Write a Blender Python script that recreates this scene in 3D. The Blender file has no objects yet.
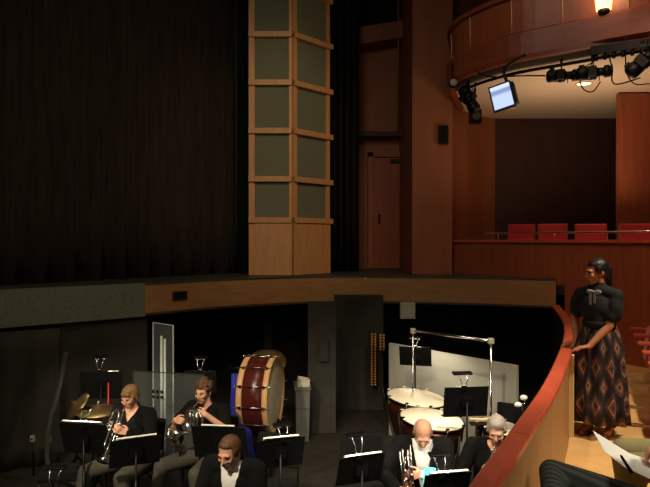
import bpy, bmesh, math, random
from mathutils import Vector as V, Matrix as M
random.seed(7)
PI = math.pi
EYE = 2.76
sc = bpy.context.scene
COL = sc.collection

# ------------------------------------------------------------------ camera
cam = bpy.data.cameras.new('camera'); co = bpy.data.objects.new('camera', cam); COL.objects.link(co)
co.location = (0, 0, EYE); co.rotation_euler = (PI/2 - math.atan(3.5/600), 0, 0)
cam.sensor_width = 36; cam.lens = 600/650*36; cam.clip_start = 0.05
sc.camera = co
sc.view_settings.view_transform = 'Standard'; sc.view_settings.look = 'None'
sc.view_settings.exposure = 0.0; sc.view_settings.gamma = 1.0; sc.view_settings.use_curve_mapping = False
# ------------------------------------------------------------------ world
w = bpy.data.worlds.new('world'); sc.world = w; w.use_nodes = True
w.node_tree.nodes['Background'].inputs[0].default_value = (1, .86, .7, 1)
w.node_tree.nodes['Background'].inputs[1].default_value = 0.018

def light(name, kind, loc, power, color=(1, .75, .5), target=None, size=.3, angle=60, blend=.5):
    l = bpy.data.lights.new(name, kind); l.energy = power; l.color = color
    if kind == 'AREA': l.size = size
    else: l.shadow_soft_size = size
    if kind == 'SPOT': l.spot_size = math.radians(angle); l.spot_blend = blend
    o = bpy.data.objects.new(name, l); COL.objects.link(o); o.location = loc
    if target is not None:
        o.rotation_euler = (V(target) - V(loc)).to_track_quat('-Z', 'Y').to_euler()
    return o
WARM = (1, .74, .48); WHITE = (1, .84, .62)
light('house_light_column', 'SPOT', (2.5, 3, 8.5), 420, WARM, (-.8, 10.3, 4.0), .15, 34, .8)
light('house_light_aisle', 'SPOT', (4.3, 3.3, 7.2), 1500, (1, .86, .66), (2.6, 4.9, 1.0), .12, 46, .8)
light('house_light_laps', 'SPOT', (3.2, 0.2, 5.5), 600, (1, .88, .7), (1.8, 3.3, 1.2), .12, 40, .8)
light('house_light_box', 'SPOT', (3.0, 5.5, 6.2), 150, (1, .62, .40), (4.6, 8.4, 2.2), .2, 60, 1)
light('house_light_balcony', 'SPOT', (1.5, 2, 4.2), 30, (1, .66, .46), (3.9, 8.0, 5.3), .3, 55, 1)
light('house_light_side_wall', 'SPOT', (1.5, 4, 8.5), 34, (1, .68, .48), (1.6, 12, 3.6), .3, 50, 1)
light('pit_light_left', 'SPOT', (-2.4, 1.2, 5.2), 1250, WHITE, (-1.5, 5.8, .9), .1, 40, .8)
light('pit_light_right', 'SPOT', (-.6, 1.2, 5.2), 1150, WHITE, (.9, 5.7, .9), .1, 34, .8)
light('pit_light_wide', 'AREA', (-.5, 4.5, 7.5), 60, (1, .88, .66), (-.5, 7, 0), 1.5)
light('stage_light_apron', 'SPOT', (-1.0, 1.5, 6.5), 260, (1, .84, .62), (-1.5, 9, 2), .3, 75, 1)

# ------------------------------------------------------------------ materials
def hexc(r, g, b):
    f = lambda c: (c/255/12.92) if c/255 <= .04045 else ((c/255+.055)/1.055)**2.4
    return (f(r), f(g), f(b), 1)
def mat(name, rgb, rough=.6, metal=0, var=.15, scale=8, stretch=(1, 1, 1), bump=0, spec=.5, emit=0, trans=0, sheen=0):
    m = bpy.data.materials.new(name); m.use_nodes = True
    nt = m.node_tree; b = nt.nodes['Principled BSDF']
    c = hexc(*rgb)
    tc = nt.nodes.new('ShaderNodeTexCoord'); mp = nt.nodes.new('ShaderNodeMapping')
    mp.inputs['Scale'].default_value = stretch
    nz = nt.nodes.new('ShaderNodeTexNoise'); nz.inputs['Scale'].default_value = scale; nz.inputs['Detail'].default_value = 5
    nt.links.new(tc.outputs['Object'], mp.inputs['Vector']); nt.links.new(mp.outputs[0], nz.inputs['Vector'])
    cr = nt.nodes.new('ShaderNodeValToRGB')
    cr.color_ramp.elements[0].color = (*[x*(1-var) for x in c[:3]], 1); cr.color_ramp.elements[0].position = .3
    cr.color_ramp.elements[1].color = (*[min(1, x*(1+var)) for x in c[:3]], 1); cr.color_ramp.elements[1].position = .7
    nt.links.new(nz.outputs['Fac'], cr.inputs[0]); nt.links.new(cr.outputs[0], b.inputs['Base Color'])
    b.inputs['Roughness'].default_value = rough; b.inputs['Metallic'].default_value = metal
    b.inputs['Specular IOR Level'].default_value = spec
    if sheen: b.inputs['Sheen Weight'].default_value = sheen
    if bump:
        bp = nt.nodes.new('ShaderNodeBump'); bp.inputs['Strength'].default_value = bump; bp.inputs['Distance'].default_value = .01
        nt.links.new(nz.outputs['Fac'], bp.inputs['Height']); nt.links.new(bp.outputs[0], b.inputs['Normal'])
    if emit:
        b.inputs['Emission Color'].default_value = c; b.inputs['Emission Strength'].default_value = emit
    if trans: b.inputs['Transmission Weight'].default_value = trans
    return m
m_curtain = mat('curtain_velvet', (50, 40, 32), .95, var=.3, scale=3, stretch=(6, 6, .5), spec=.1, sheen=.05)
m_curtain_g = mat('green_velvet', (18, 34, 30), .95, var=.3, scale=3, stretch=(6, 6, .5), spec=.1)
m_black = mat('black_paint', (16, 15, 14), .8, scale=4, var=.3, spec=.2)
m_pitwall = mat('pit_wall_paint', (52, 50, 42), .9, scale=2, var=.3, spec=.2)
m_pitfloor = mat('pit_floor_paint', (44, 40, 34), .6, scale=6, var=.3, spec=.3)
m_pillar = mat('grey_pillar_paint', (60, 58, 52), .85, scale=3, var=.2, spec=.2)
m_fascia = mat('oak_veneer', (158, 112, 66), .5, scale=3, stretch=(1, 1, 12), var=.18)
m_fascia_g = mat('grey_green_fabric', (104, 108, 88), .9, scale=30, var=.2)
m_colwood = mat('maple_veneer', (205, 148, 92), .5, scale=3, stretch=(6, 6, .7), var=.12)
m_grille = mat('speaker_cloth', (112, 112, 88), .95, scale=60, var=.25)
m_stage = mat('stage_boards', (62, 58, 48), .5, scale=4, stretch=(1, 8, 1), var=.2)
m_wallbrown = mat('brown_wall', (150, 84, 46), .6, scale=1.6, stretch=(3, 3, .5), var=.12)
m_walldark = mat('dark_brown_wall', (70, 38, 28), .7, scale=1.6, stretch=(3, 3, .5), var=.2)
m_cherry = mat('cherry_panel', (150, 78, 48), .38, scale=2.5, stretch=(8, 8, .6), var=.16)
m_rim = mat('cherry_rim', (136, 66, 44), .42, scale=2.5, stretch=(1, 1, 6), var=.14)
m_cap = mat('cherry_cap', (192, 84, 58), .30, scale=3, stretch=(4, 1, 1), var=.12)
m_panelwood = mat('pit_wall_veneer', (158, 112, 66), .5, scale=2.5, stretch=(6, 6, .6), var=.14)
m_post = mat('light_maple_post', (236, 190, 130), .4, scale=3, stretch=(6, 6, .5), var=.06)
m_floor = mat('aisle_floor', (214, 168, 104), .55, scale=5, var=.08)
m_soffit = mat('plaster_white', (226, 198, 164), .9, scale=2, var=.03)
m_redseat = mat('red_upholstery', (205, 40, 44), .8, scale=40, var=.1, sheen=.3)
m_metal = mat('black_metal', (22, 22, 22), .45, .6, scale=20, var=.15)
m_stand = mat('stand_enamel', (17, 18, 18), .5, .3, scale=20, var=.2)
m_chrome = mat('chrome', (220, 220, 216), .16, 1, var=.04)
m_pole = mat('lit_chrome_white', (235, 235, 228), .3, var=.02)  # white base imitates bright light on the chrome poles
m_silver = mat('silver_plate', (236, 234, 226), .2, 1, var=.04)
m_gold = mat('gold_brass', (232, 176, 80), .35, .4, var=.08)
m_cymbal = mat('cymbal_bronze', (150, 126, 84), .38, .8, var=.12, scale=20)
m_paper = mat('paper', (246, 243, 232), .8, var=.02)
m_cyan = mat('cyan_card', (90, 205, 215), .7, var=.03)
m_drum = mat('mahogany_gloss', (84, 30, 24), .3, scale=3, stretch=(1, 8, 8), var=.3)
m_hoop = mat('maple_hoop', (226, 178, 118), .35, scale=6, var=.08)
m_head = mat('drum_head', (226, 214, 186), .6, scale=5, var=.03)
m_copper = mat('copper_bowl', (120, 66, 38), .3, .9, var=.1)
m_blue = mat('blue_cloth', (26, 30, 140), .8, scale=10, var=.2)
m_binbody = mat('bin_plastic', (112, 112, 100), .6, var=.05)
m_board = mat('grey_white_board', (150, 145, 130), .8, scale=3, var=.04)
m_bin = mat('grey_plastic', (150, 150, 134), .6, var=.05)
m_white = mat('white_board', (214, 206, 186), .75, scale=3, var=.04)
m_redtape = mat('red_trim', (220, 40, 30), .5, var=.05)
m_skin = mat('skin', (226, 168, 138), .55, scale=10, var=.05)
m_skin2 = mat('tan_skin', (190, 122, 84), .5, scale=10, var=.05)
m_lip = mat('lips', (180, 96, 86), .5, var=.05)
m_eye = mat('eye_dark', (30, 22, 18), .2, var=.1)
m_hairb = mat('brown_hair', (98, 66, 40), .55, scale=20, stretch=(6, 6, 1), var=.35, bump=.5)
m_hairl = mat('light_brown_hair', (140, 104, 66), .55, scale=20, stretch=(6, 6, 1), var=.35, bump=.5)
m_hairk = mat('black_hair', (24, 18, 16), .4, scale=20, stretch=(6, 6, 1), var=.35, bump=.4)
m_hairg = mat('grey_hair', (170, 160, 148), .6, scale=20, stretch=(6, 6, 1), var=.25, bump=.4)
m_suit = mat('black_wool', (17, 17, 17), .95, scale=30, var=.2, spec=.2)
m_knit = mat('black_knit', (16, 16, 16), .95, scale=50, var=.25, bump=.2, spec=.2)
m_velvet = mat('black_velvet', (10, 12, 12), .85, scale=14, var=.4, bump=.5)
m_grey = mat('grey_trousers', (76, 72, 60), .9, scale=30, var=.15)
m_olive = mat('olive_trousers', (140, 130, 88), .9, scale=20, var=.12, bump=.2)
m_shirt = mat('white_shirt', (244, 242, 236), .8, scale=8, var=.02)
m_shoe = mat('black_leather', (20, 18, 17), .35, var=.1)
m_redshoe = mat('dark_red_leather', (96, 26, 28), .4, var=.1)
m_bow = mat('grey_satin', (140, 136, 132), .5, var=.1)
m_bassoon = mat('dark_rosewood', (84, 34, 22), .3, var=.2)
m_pale = mat('pale_plastic', (170, 166, 146), .6, var=.05)
m_door = mat('door_veneer', (150, 66, 34), .5, scale=2.5, stretch=(8, 8, .6), var=.15)
m_bottle = mat('clear_plastic', (225, 232, 235), .08, var=.02, trans=.9)
def emission(name, rgb, s):
    m = bpy.data.materials.new(name); m.use_nodes = True; nt = m.node_tree
    b = nt.nodes['Principled BSDF']; b.inputs['Base Color'].default_value = hexc(*rgb)
    b.inputs['Emission Color'].default_value = hexc(*rgb); b.inputs['Emission Strength'].default_value = s
    return m
m_lamp = emission('lamp_glow', (255, 190, 110), 14)
m_bulb = emission('warm_lamp_strip', (255, 236, 200), 9)
m_down = emission('downlight_glow', (255, 235, 200), 2.2)
m_sconce = emission('sconce_glow', (255, 196, 110), 5)
def acrylic():
    m = bpy.data.materials.new('clear_acrylic'); m.use_nodes = True; nt = m.node_tree; nt.nodes.clear()
    o = nt.nodes.new('ShaderNodeOutputMaterial'); mx = nt.nodes.new('ShaderNodeMixShader')
    t = nt.nodes.new('ShaderNodeBsdfTransparent'); g = nt.nodes.new('ShaderNodeBsdfPrincipled')
    g.inputs['Roughness'].default_value = .12; g.inputs['Base Color'].default_value = (.7, .75, .72, 1)
    t.inputs[0].default_value = (.93, .96, .95, 1); mx.inputs[0].default_value = .05
    nt.links.new(t.outputs[0], mx.inputs[1]); nt.links.new(g.outputs[0], mx.inputs[2]); nt.links.new(mx.outputs[0], o.inputs[0])
    return m
m_acr = acrylic()
m_edge = mat('acrylic_edge', (180, 190, 180), .3, var=.05)
def screen_mat():
    m = bpy.data.materials.new('screen_picture'); m.use_nodes = True; nt = m.node_tree; b = nt.nodes['Principled BSDF']
    tc = nt.nodes.new('ShaderNodeTexCoord'); sp = nt.nodes.new('ShaderNodeSeparateXYZ'); cr = nt.nodes.new('ShaderNodeValToRGB')
    nt.links.new(tc.outputs['Generated'], sp.inputs[0]); nt.links.new(sp.outputs['Z'], cr.inputs[0])
    e = cr.color_ramp.elements; e[0].color = hexc(196, 214, 255); e[0].position = .55
    e[1].color = hexc(130, 150, 200); e[1].position = .68
    n = e.new(.8); n.color = hexc(140, 160, 205); n = e.new(.86); n.color = hexc(215, 225, 255)
    nt.links.new(cr.outputs[0], b.inputs['Emission Color']); b.inputs['Emission Strength'].default_value = 1.1
    b.inputs['Base Color'].default_value = (.02, .02, .02, 1)
    return m
m_screen = screen_mat()
def skirt_mat():
    m = bpy.data.materials.new('zigzag_woven_cloth'); m.use_nodes = True; nt = m.node_tree; b = nt.nodes['Principled BSDF']
    N = nt.nodes.new; L = nt.links.new
    tc = N('ShaderNodeTexCoord'); sp = N('ShaderNodeSeparateXYZ'); L(tc.outputs['Object'], sp.inputs[0])
    def mt(op, a, bb=None, c=None):
        n = N('ShaderNodeMath'); n.operation = op
        for i, x in enumerate((a, bb, c)):
            if x is None: continue
            if isinstance(x, (int, float)): n.inputs[i].default_value = x
            else: L(x, n.inputs[i])
        return n.outputs[0]
    ang = mt('ARCTAN2', sp.outputs['Y'], sp.outputs['X'])
    zig = mt('PINGPONG', mt('MULTIPLY', ang, 1.25), .42)
    nz = N('ShaderNodeTexNoise'); nz.inputs['Scale'].default_value = 40; L(tc.outputs['Object'], nz.inputs['Vector'])
    v = mt('ADD', mt('PINGPONG', mt('ADD', sp.outputs['Z'], .04), .17), mt('MULTIPLY', zig, .38))
    v = mt('ADD', v, mt('MULTIPLY', nz.outputs['Fac'], .03))
    fr = mt('FRACT', mt('MULTIPLY', v, 4.6))
    cr = N('ShaderNodeValToRGB'); L(fr, cr.inputs[0]); cr.color_ramp.interpolation = 'LINEAR'
    e = cr.color_ramp.elements
    e[0].position = 0; e[0].color = hexc(26, 18, 16); e[1].position = 1; e[1].color = hexc(26, 18, 16)
    for p, c in ((.16, (24, 18, 17)), (.24, (110, 62, 48)), (.30, (50, 28, 25)), (.40, (150, 112, 86)), (.50, (92, 52, 42)), (.57, (34, 22, 21)), (.66, (84, 50, 42)), (.74, (22, 17, 17))):
        x = e.new(p); x.color = hexc(*c)
    L(cr.outputs[0], b.inputs['Base Color']); b.inputs['Roughness'].default_value = .9
    return m
m_skirt = skirt_mat()
def stripe_mat():
    m = mat('dark_striped_denim', (44, 54, 48), .85, scale=30, var=.2)
    nt = m.node_tree; b = nt.nodes['Principled BSDF']
    wv = nt.nodes.new('ShaderNodeTexWave'); wv.inputs['Scale'].default_value = 9; wv.inputs['Distortion'].default_value = 1.5
    cr = nt.nodes.new('ShaderNodeValToRGB'); cr.color_ramp.elements[0].color = hexc(24, 28, 28); cr.color_ramp.elements[1].color = hexc(62, 70, 60)
    tc = nt.nodes.new('ShaderNodeTexCoord')
    nt.links.new(tc.outputs['Object'], wv.inputs[0]); nt.links.new(wv.outputs['Fac'], cr.inputs[0]); nt.links.new(cr.outputs[0], b.inputs['Base Color'])
    return m
m_stripe = stripe_mat()

# ------------------------------------------------------------------ mesh helpers
def P(x, y, Y):            # the point of the place seen at (x, y) that lies Y metres ahead
    return V(((x-325)/600*Y, Y, EYE-(y-240)/600*Y))
class MB:
    def __init__(s): s.v = []; s.f = []; s.sm = []
    def add(s, vs, fs, smooth=False):
        n = len(s.v); s.v += [V(a) for a in vs]; s.f += [tuple(i+n for i in f) for f in fs]; s.sm += [smooth]*len(fs); return s
    def box(s, c, d, R=None):
        c = V(c); x, y, z = d[0]/2, d[1]/2, d[2]/2
        vs = [V((i*x, j*y, k*z)) for i in (-1, 1) for j in (-1, 1) for k in (-1, 1)]
        if R is not None: vs = [R @ a for a in vs]
        return s.add([a+c for a in vs], [(0, 1, 3, 2), (4, 6, 7, 5), (0, 4, 5, 1), (2, 3, 7, 6), (0, 2, 6, 4), (1, 5, 7, 3)])
    def cone(s, p, q, r1, r2=None, n=12, caps=True, smooth=True):
        p = V(p); q = V(q); r2 = r1 if r2 is None else r2
        d = (q-p).normalized(); a = d.orthogonal().normalized(); b = d.cross(a)
        vs = []
        for k in range(n):
            u = a*math.cos(2*PI*k/n)+b*math.sin(2*PI*k/n); vs += [p+u*r1, q+u*r2]
        s.add(vs, [(2*k, 2*((k+1) % n), 2*((k+1) % n)+1, 2*k+1) for k in range(n)], smooth)
        if caps:
            m = len(s.v)-2*n
            s.f += [tuple(m+2*k for k in range(n))[::-1], tuple(m+2*k+1 for k in range(n))]; s.sm += [False, False]
        return s
    def tube(s, pts, r, n=8, smooth=True, closed=False):
        pts = [V(p) for p in pts]; m = len(pts); rr = r if isinstance(r, (list, tuple)) else [r]*m
        vs = []; a = None
        for i, p in enumerate(pts):
            d = ((pts[(i+1) % m] if closed or i < m-1 else p) - (pts[i-1] if closed or i > 0 else p)).normalized()
            a = d.orthogonal().normalized() if a is None else (a-d*a.dot(d)).normalized()
            b = d.cross(a)
            vs += [p+(a*math.cos(2*PI*k/n)+b*math.sin(2*PI*k/n))*rr[i] for k in range(n)]
        fs = [(i*n+k, i*n+(k+1) % n, ((i+1) % m)*n+(k+1) % n, ((i+1) % m)*n+k) for i in range(m if closed else m-1) for k in range(n)]
        if not closed: fs += [tuple(range(n))[::-1], tuple((m-1)*n+k for k in range(n))]
        return s.add(vs, fs, smooth)
    def lathe(s, prof, c=(0, 0, 0), R=None, n=32, smooth=True):
        c = V(c); vs = []
        for (r, z) in prof:
            for k in range(n):
                a = V((r*math.cos(2*PI*k/n), r*math.sin(2*PI*k/n), z))
                vs.append((R @ a if R is not None else a)+c)
        m = len(prof)
        fs = [(i*n+k, i*n+(k+1) % n, (i+1)*n+(k+1) % n, (i+1)*n+k) for i in range(m-1) for k in range(n)]
        if prof[0][0] > 1e-4: fs.append(tuple(range(n))[::-1])
        if prof[-1][0] > 1e-4: fs.append(tuple((m-1)*n+k for k in range(n)))
        return s.add(vs, fs, smooth)
    def ball(s, c, r, R=None, n=14):
        r = (r, r, r) if isinstance(r, (int, float)) else r; c = V(c); vs = []; m = n//2+1
        for i in range(m+1):
            t = PI*i/m
            for k in range(n):
                a = V((r[0]*math.sin(t)*math.cos(2*PI*k/n), r[1]*math.sin(t)*math.sin(2*PI*k/n), r[2]*math.cos(t)))
                if i in (0, m): a = V((0, 0, r[2]*math.cos(t)))
                vs.append((R @ a if R is not None else a)+c)
        fs = []
        for i in range(m):
            for k in range(n):
                a, b, c2, d = i*n+k, (i+1)*n+k, (i+1)*n+(k+1) % n, i*n+(k+1) % n
                fs.append((a, b, c2) if i == 0 else ((a, b, d) if i == m-1 else (a, b, c2, d)))
        return s.add(vs, fs, True)
    def prism(s, poly, z0, z1):   # poly: xy outline
        n = len(poly); vs = [(x, y, z0) for x, y in poly]+[(x, y, z1) for x, y in poly]
        return s.add(vs, [tuple(range(n))[::-1], tuple(range(n, 2*n))]+[(i, (i+1) % n, (i+1) % n+n, i+n) for i in range(n)])
    def sweep(s, path, prof, closed_prof=True, smooth=False, caps=True):
        # path: list of 3D points, prof: (offset to the right of travel, dz)
        path = [V(p) for p in path]; n = len(prof); vs = []
        for i, p in enumerate(path):
            d = path[min(i+1, len(path)-1)]-path[max(i-1, 0)]; d.z = 0; d.normalize(); r = V((d.y, -d.x, 0))
            vs += [p+r*a+V((0, 0, b)) for a, b in prof]
        fs = [(i*n+k, i*n+(k+1) % n, (i+1)*n+(k+1) % n, (i+1)*n+k) for i in range(len(path)-1) for k in range(n if closed_prof else n-1)]
        if closed_prof and caps: fs += [tuple(range(n))[::-1], tuple((len(path)-1)*n+k for k in range(n))]
        return s.add(vs, fs, smooth)
    def mesh(s, name):
        me = bpy.data.meshes.new(name); me.from_pydata([tuple(a) for a in s.v], [], s.f)
        me.polygons.foreach_set('use_smooth', s.sm)
        b = bmesh.new(); b.from_mesh(me); bmesh.ops.remove_doubles(b, verts=b.verts, dist=1e-6); bmesh.ops.recalc_face_normals(b, faces=b.faces); b.to_mesh(me); b.free()
        return me
    def build(s, name, m, parent=None, bevel=0, solid=0):
        o = bpy.data.objects.new(name, s.mesh(name)); COL.objects.link(o); o.data.materials.append(m)
        if parent is not None:
            o.parent = parent; o.matrix_parent_inverse = M.Identity(4)
            if parent.type == 'MESH': o.matrix_parent_inverse = M.Identity(4)
        if bevel:
            md = o.modifiers.new('bevel', 'BEVEL'); md.width = bevel; md.segments = 2; md.limit_method = 'ANGLE'
        if solid:
            md = o.modifiers.new('solid', 'SOLIDIFY'); md.thickness = solid
        return o
def curve(pts, n=6):       # Catmull-Rom
    pts = [V(p) for p in pts]; out = []
    q = [2*pts[0]-pts[1]]+pts+[2*pts[-1]-pts[-2]]
    for i in range(1, len(q)-2):
        for k in range(n):
            t = k/n; a, b, c, d = q[i-1:i+3]
            out.append(.5*((2*b)+(c-a)*t+(2*a-5*b+4*c-d)*t*t+(3*b-a-3*c+d)*t**3))
    out.append(pts[-1]); return out
def empty(name, loc=(0, 0, 0), rz=0, scale=1):
    o = bpy.data.objects.new(name, None); COL.objects.link(o); o.location = loc; o.rotation_euler = (0, 0, rz); o.empty_display_size = .1
    return o
def tag(o, label=None, cat=None, group=None, kind=None):
    if label: o['label'] = label
    if cat: o['category'] = cat
    if group: o['group'] = group
    if kind: o['kind'] = kind
    return o
def S(o, label=None): o['kind'] = 'structure'; 
def copy_tree(o, parent=None):
    c = o.copy(); COL.objects.link(c)
    if parent is not None: c.parent = parent
    for ch in list(o.children): copy_tree(ch, c)
    return c
def rot(d, up=(0, 0, 1)):  # matrix whose Y axis is d, Z near up
    d = V(d).normalized(); u = V(up); x = d.cross(u).normalized(); z = x.cross(d)
    return M((x, d, z)).transposed()

# ================================================================== THE SETTING
Z_ST = EYE-.6; Z_AU = 1.0
# stage edge
edge = [P(x, 300, Y).to_2d() for x, Y in ((-140, 6.0), (-60, 6.6), (0, 7.2), (70, 7.7), (145, 8.35), (200, 9.0), (250, 9.5), (330, 10.0), (450, 9.8), (556, 9.25))]
E3 = curve([(a.x, a.y, 0) for a in edge], 5)
ztop = lambda i: Z_ST - (0 if i < 40 else .0)
def strip(i0, i1, m, name, z0, z1, th=.06):
    pts = E3[i0:i1+1]
    return MB().sweep([(p.x, p.y, 0) for p in pts], [(0, z0), (0, z1), (-th, z1), (-th, z0)]).build(name, m)
S(strip(0, 20, m_fascia_g, 'trim_1', Z_ST-.46, Z_ST))
S(strip(20, 45, m_fascia, 'trim_2', Z_ST-.42, Z_ST-.035))
S(strip(20, 45, m_stage, 'trim_3', Z_ST-.035, Z_ST+.004, .12))
S(strip(20, 45, m_walldark, 'trim_4', Z_ST-.455, Z_ST-.42, .09))
# stage deck
poly = [(p.x, p.y+.05) for p in E3]+[(3.6, 9.6), (3.6, 13.2), (-9, 13.2), (-9, 6.0)]
S(MB().prism(poly, Z_ST-.30, Z_ST-.01).build('floor_stage', m_stage))
# pit floor and walls
S(MB().prism([(-9, .5), (6, .5), (6, 12), (-9, 12)], -.1, 0).build('floor', m_pitfloor))
S(MB().sweep([(p.x-.06*0, p.y+.1, 0) for p in E3[0:21]], [(0, 0), (0, Z_ST-.31), (-.1, Z_ST-.31), (-.1, 0)]).build('wall_pit_left', m_pitwall))
p20 = E3[20]
S(MB().sweep([(p20.x-.05, p20.y+.1, 0), (p20.x-.1, 11.2, 0), (5.6, 11.2, 0)], [(0, 0), (0, Z_ST-.31), (-.1, Z_ST-.31), (-.1, 0)]).build('wall_pit_back', m_black))
S(MB().box((-.045*1, 8.75, (Z_ST-.31)/2), (.40, .36, Z_ST-.31)).build('trim_5', m_pillar))
S(MB().box((.55, 9.9, (Z_ST-.31)/2), (.8, .3, Z_ST-.31)).build('trim_6', m_pitwall))
# pit rail wall
rail2 = [(-1.2, -.6), (-.35, .7), (.19, 1.55), (.63, 2.42), (.99, 3.08), (1.535, 4.1), (2.16, 5.4), (2.56, 6.3), (3.02, 7.5), (3.52, 9.15)]
R3 = curve([(a, b, 0) for a, b in rail2], 6)
S(MB().sweep(R3, [(-.04, 0), (-.04, 1.725), (.0, 1.725), (0, 0)]).build('wall_pit_right', m_black))
near = [p for p in R3 if p.y < 5.36]
S(MB().sweep(near, [(.001, Z_AU), (.001, 1.725), (.045, 1.725), (.045, Z_AU)]).build('wall_rail_panel', m_panelwood))
far = [p for p in R3 if p.y > 5.3]
S(MB().sweep(far, [(.001, Z_AU), (.001, 1.725), (.035, 1.725), (.035, Z_AU)]).build('wall_rail_far', m_cherry))
S(MB().box((2.215, 5.40, (Z_AU+1.725)/2), (.055, .10, 1.725-Z_AU), M.Rotation(math.radians(-24), 3, 'Z')).build('trim_7', m_post, bevel=.004))
cap = tag(empty('pit_rail_cap', (0, 0, 0)), kind='structure')
cuts = [0, 13, 24, 32, 42, len(R3)-1]
for a, b in zip(cuts[:-1], cuts[1:]):
    pts = [V(p) for p in R3[a:b+1]]
    pts[-1] = pts[-1]-(pts[-1]-pts[-2]).normalized()*.006
    MB().sweep([(p.x, p.y, 1.725) for p in pts], [(-.045, 0), (-.048, .03), (-.036, .045), (.046, .045), (.058, .03), (.058, 0)]).build('cap_board', m_cap, cap)
# audience floor
au = [(p.x+.0, p.y) for p in R3 if p.y > .2]
S(MB().prism([(a+.045, b) for a, b in au]+[(9, 9.15), (9, .2)], Z_AU-.25, Z_AU).build('floor_audience', m_floor))
# column with speaker cloth, on the stage
colm = tag(empty('speaker_column', (0, 0, 0)), kind='structure')
ca, cb, cc = V((-1.30, 10.28, 0)), V((-.566, 10.28, 0)), V((.055, 10.93, 0))
levels = [3.10, 3.80, 4.62, 5.44, 6.26, 7.08, 7.9]
def facebox(a, b, u0, u1, z0, z1, out0, out1):
    d = (b-a).normalized(); nrm = V((d.y, -d.x, 0))
    L_ = (b-a).length; u1 = L_ if u1 is None else u1
    vs = [a+d*u+nrm*o+V((0, 0, z)) for u in (u0, u1) for o in (out0, out1) for z in (z0, z1)]
    return vs, [(0, 1, 3, 2), (4, 6, 7, 5), (0, 4, 5, 1), (2, 3, 7, 6), (0, 2, 6, 4), (1, 5, 7, 3)]
core = MB().prism([(-1.30, 10.29), (-.566, 10.30), (.03, 10.94), (-.2, 11.4), (-1.30, 11.4)], Z_ST, 8.4); core.build('column_core', m_colwood, colm)
for a, b, st in ((ca, cb, .10), (cb, cc, .08)):
    Lf = (b-a).length
    base = MB(); base.add(*facebox(a, b, 0.0 if a is cb else .09, Lf, Z_ST, 3.10, .012, .06)); base.build('base_panel', m_colwood, colm)
    fr = MB()
    for u0, u1 in ((0, st), (Lf-st*(1 if a is cb else .5), Lf)): fr.add(*facebox(a, b, u0, u1, Z_ST if u0 == 0 else 3.1, 8.4, .0, .045))
    fr.build('stile', m_colwood, colm)
    for i, z in enumerate(levels[:-1]):
        g = MB(); g.add(*facebox(a, b, st, Lf-st*.5, z+.03, levels[i+1]-.03, -.02, .012)); g.build('speaker_cloth_panel', m_grille, colm)
        bd = MB(); bd.add(*facebox(a, b, -.0, Lf+(.05 if a is cb else .0), z-.045, z+.045, .0, .085)); bd.build('rail_band', m_colwood, colm)
# curtain
def drape(name, a, b, z0, z1, m, folds, amp, parent=None, th=.02, seed=0):
    rnd = random.Random(seed); a = V(a); b = V(b); n = folds*8; d = (b-a).normalized(); nr = V((d.y, -d.x, 0)); vs = []
    ph = [rnd.uniform(.6, 1.3) for _ in range(folds+1)]
    nz = 7
    for i in range(n+1):
        t = i/n; k = ph[min(folds, int(t*folds))]
        for j in range(nz+1):
            s_ = j/nz
            o = amp*k*math.sin(2*PI*t*folds+.5*math.sin(3*s_+i*.02))*(1-.25*s_)
            p = a+(b-a)*t+nr*o; vs.append((p.x, p.y, z0+(z1-z0)*s_))
    fs = [(i*(nz+1)+j, (i+1)*(nz+1)+j, (i+1)*(nz+1)+j+1, i*(nz+1)+j+1) for i in range(n) for j in range(nz)]
    mb = MB(); mb.add(vs, fs, True); return mb.build(name, m, parent, solid=th)
tag(drape('main_curtain', (-7.5, 4.4, 0), (-1.62, 11.0, 0), Z_ST, 9.0, m_curtain, 22, .07, seed=2), 'tall very dark brown velvet stage curtain left of the wooden column', 'curtain')
tag(drape('border_curtain', (-1.60, 10.95, 0), (-1.36, 11.0, 0), Z_ST, 9.0, m_curtain_g, 3, .03, seed=3), 'narrow dark green curtain strip against the wooden column', 'curtain')
tag(drape('pit_drape', (-5.9, 6.05, 0), (-3.3, 7.45, 0), .0, Z_ST-.5, m_pitwall, 9, .03, seed=4), 'grey green drape hanging below the stage edge at far left', 'curtain')
tag(drape('dark_gap_strip', (.15, 11.6, 0), (.66, 11.6, 0), Z_ST, 8.6, m_black, 4, .05, seed=6), 'black strip standing in for the dark gap just right of the wooden column', 'curtain')  # black folds put where the gap beside the column is only dark
# back walls
S(MB().box((1.0, 12.75, 5.4), (5.0, .1, 7.0)).build('wall_back', m_wallbrown))
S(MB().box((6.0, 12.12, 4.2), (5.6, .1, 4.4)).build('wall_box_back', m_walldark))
S(MB().box((1.93, 11.75, 5.4), (.72, 1.9, 6.5)).build('trim_8', m_wallbrown))            # pilaster
# brown curved wall between pilaster and box
wl = curve([(2.27, 11.3, 0), (2.7, 11.55, 0), (3.15, 11.95, 0), (3.5, 12.1, 0)], 4)
S(MB().sweep(wl, [(0, 1.8), (0, 8.8), (-.08, 8.8), (-.08, 1.8)]).build('wall_side', m_wallbrown))
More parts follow.
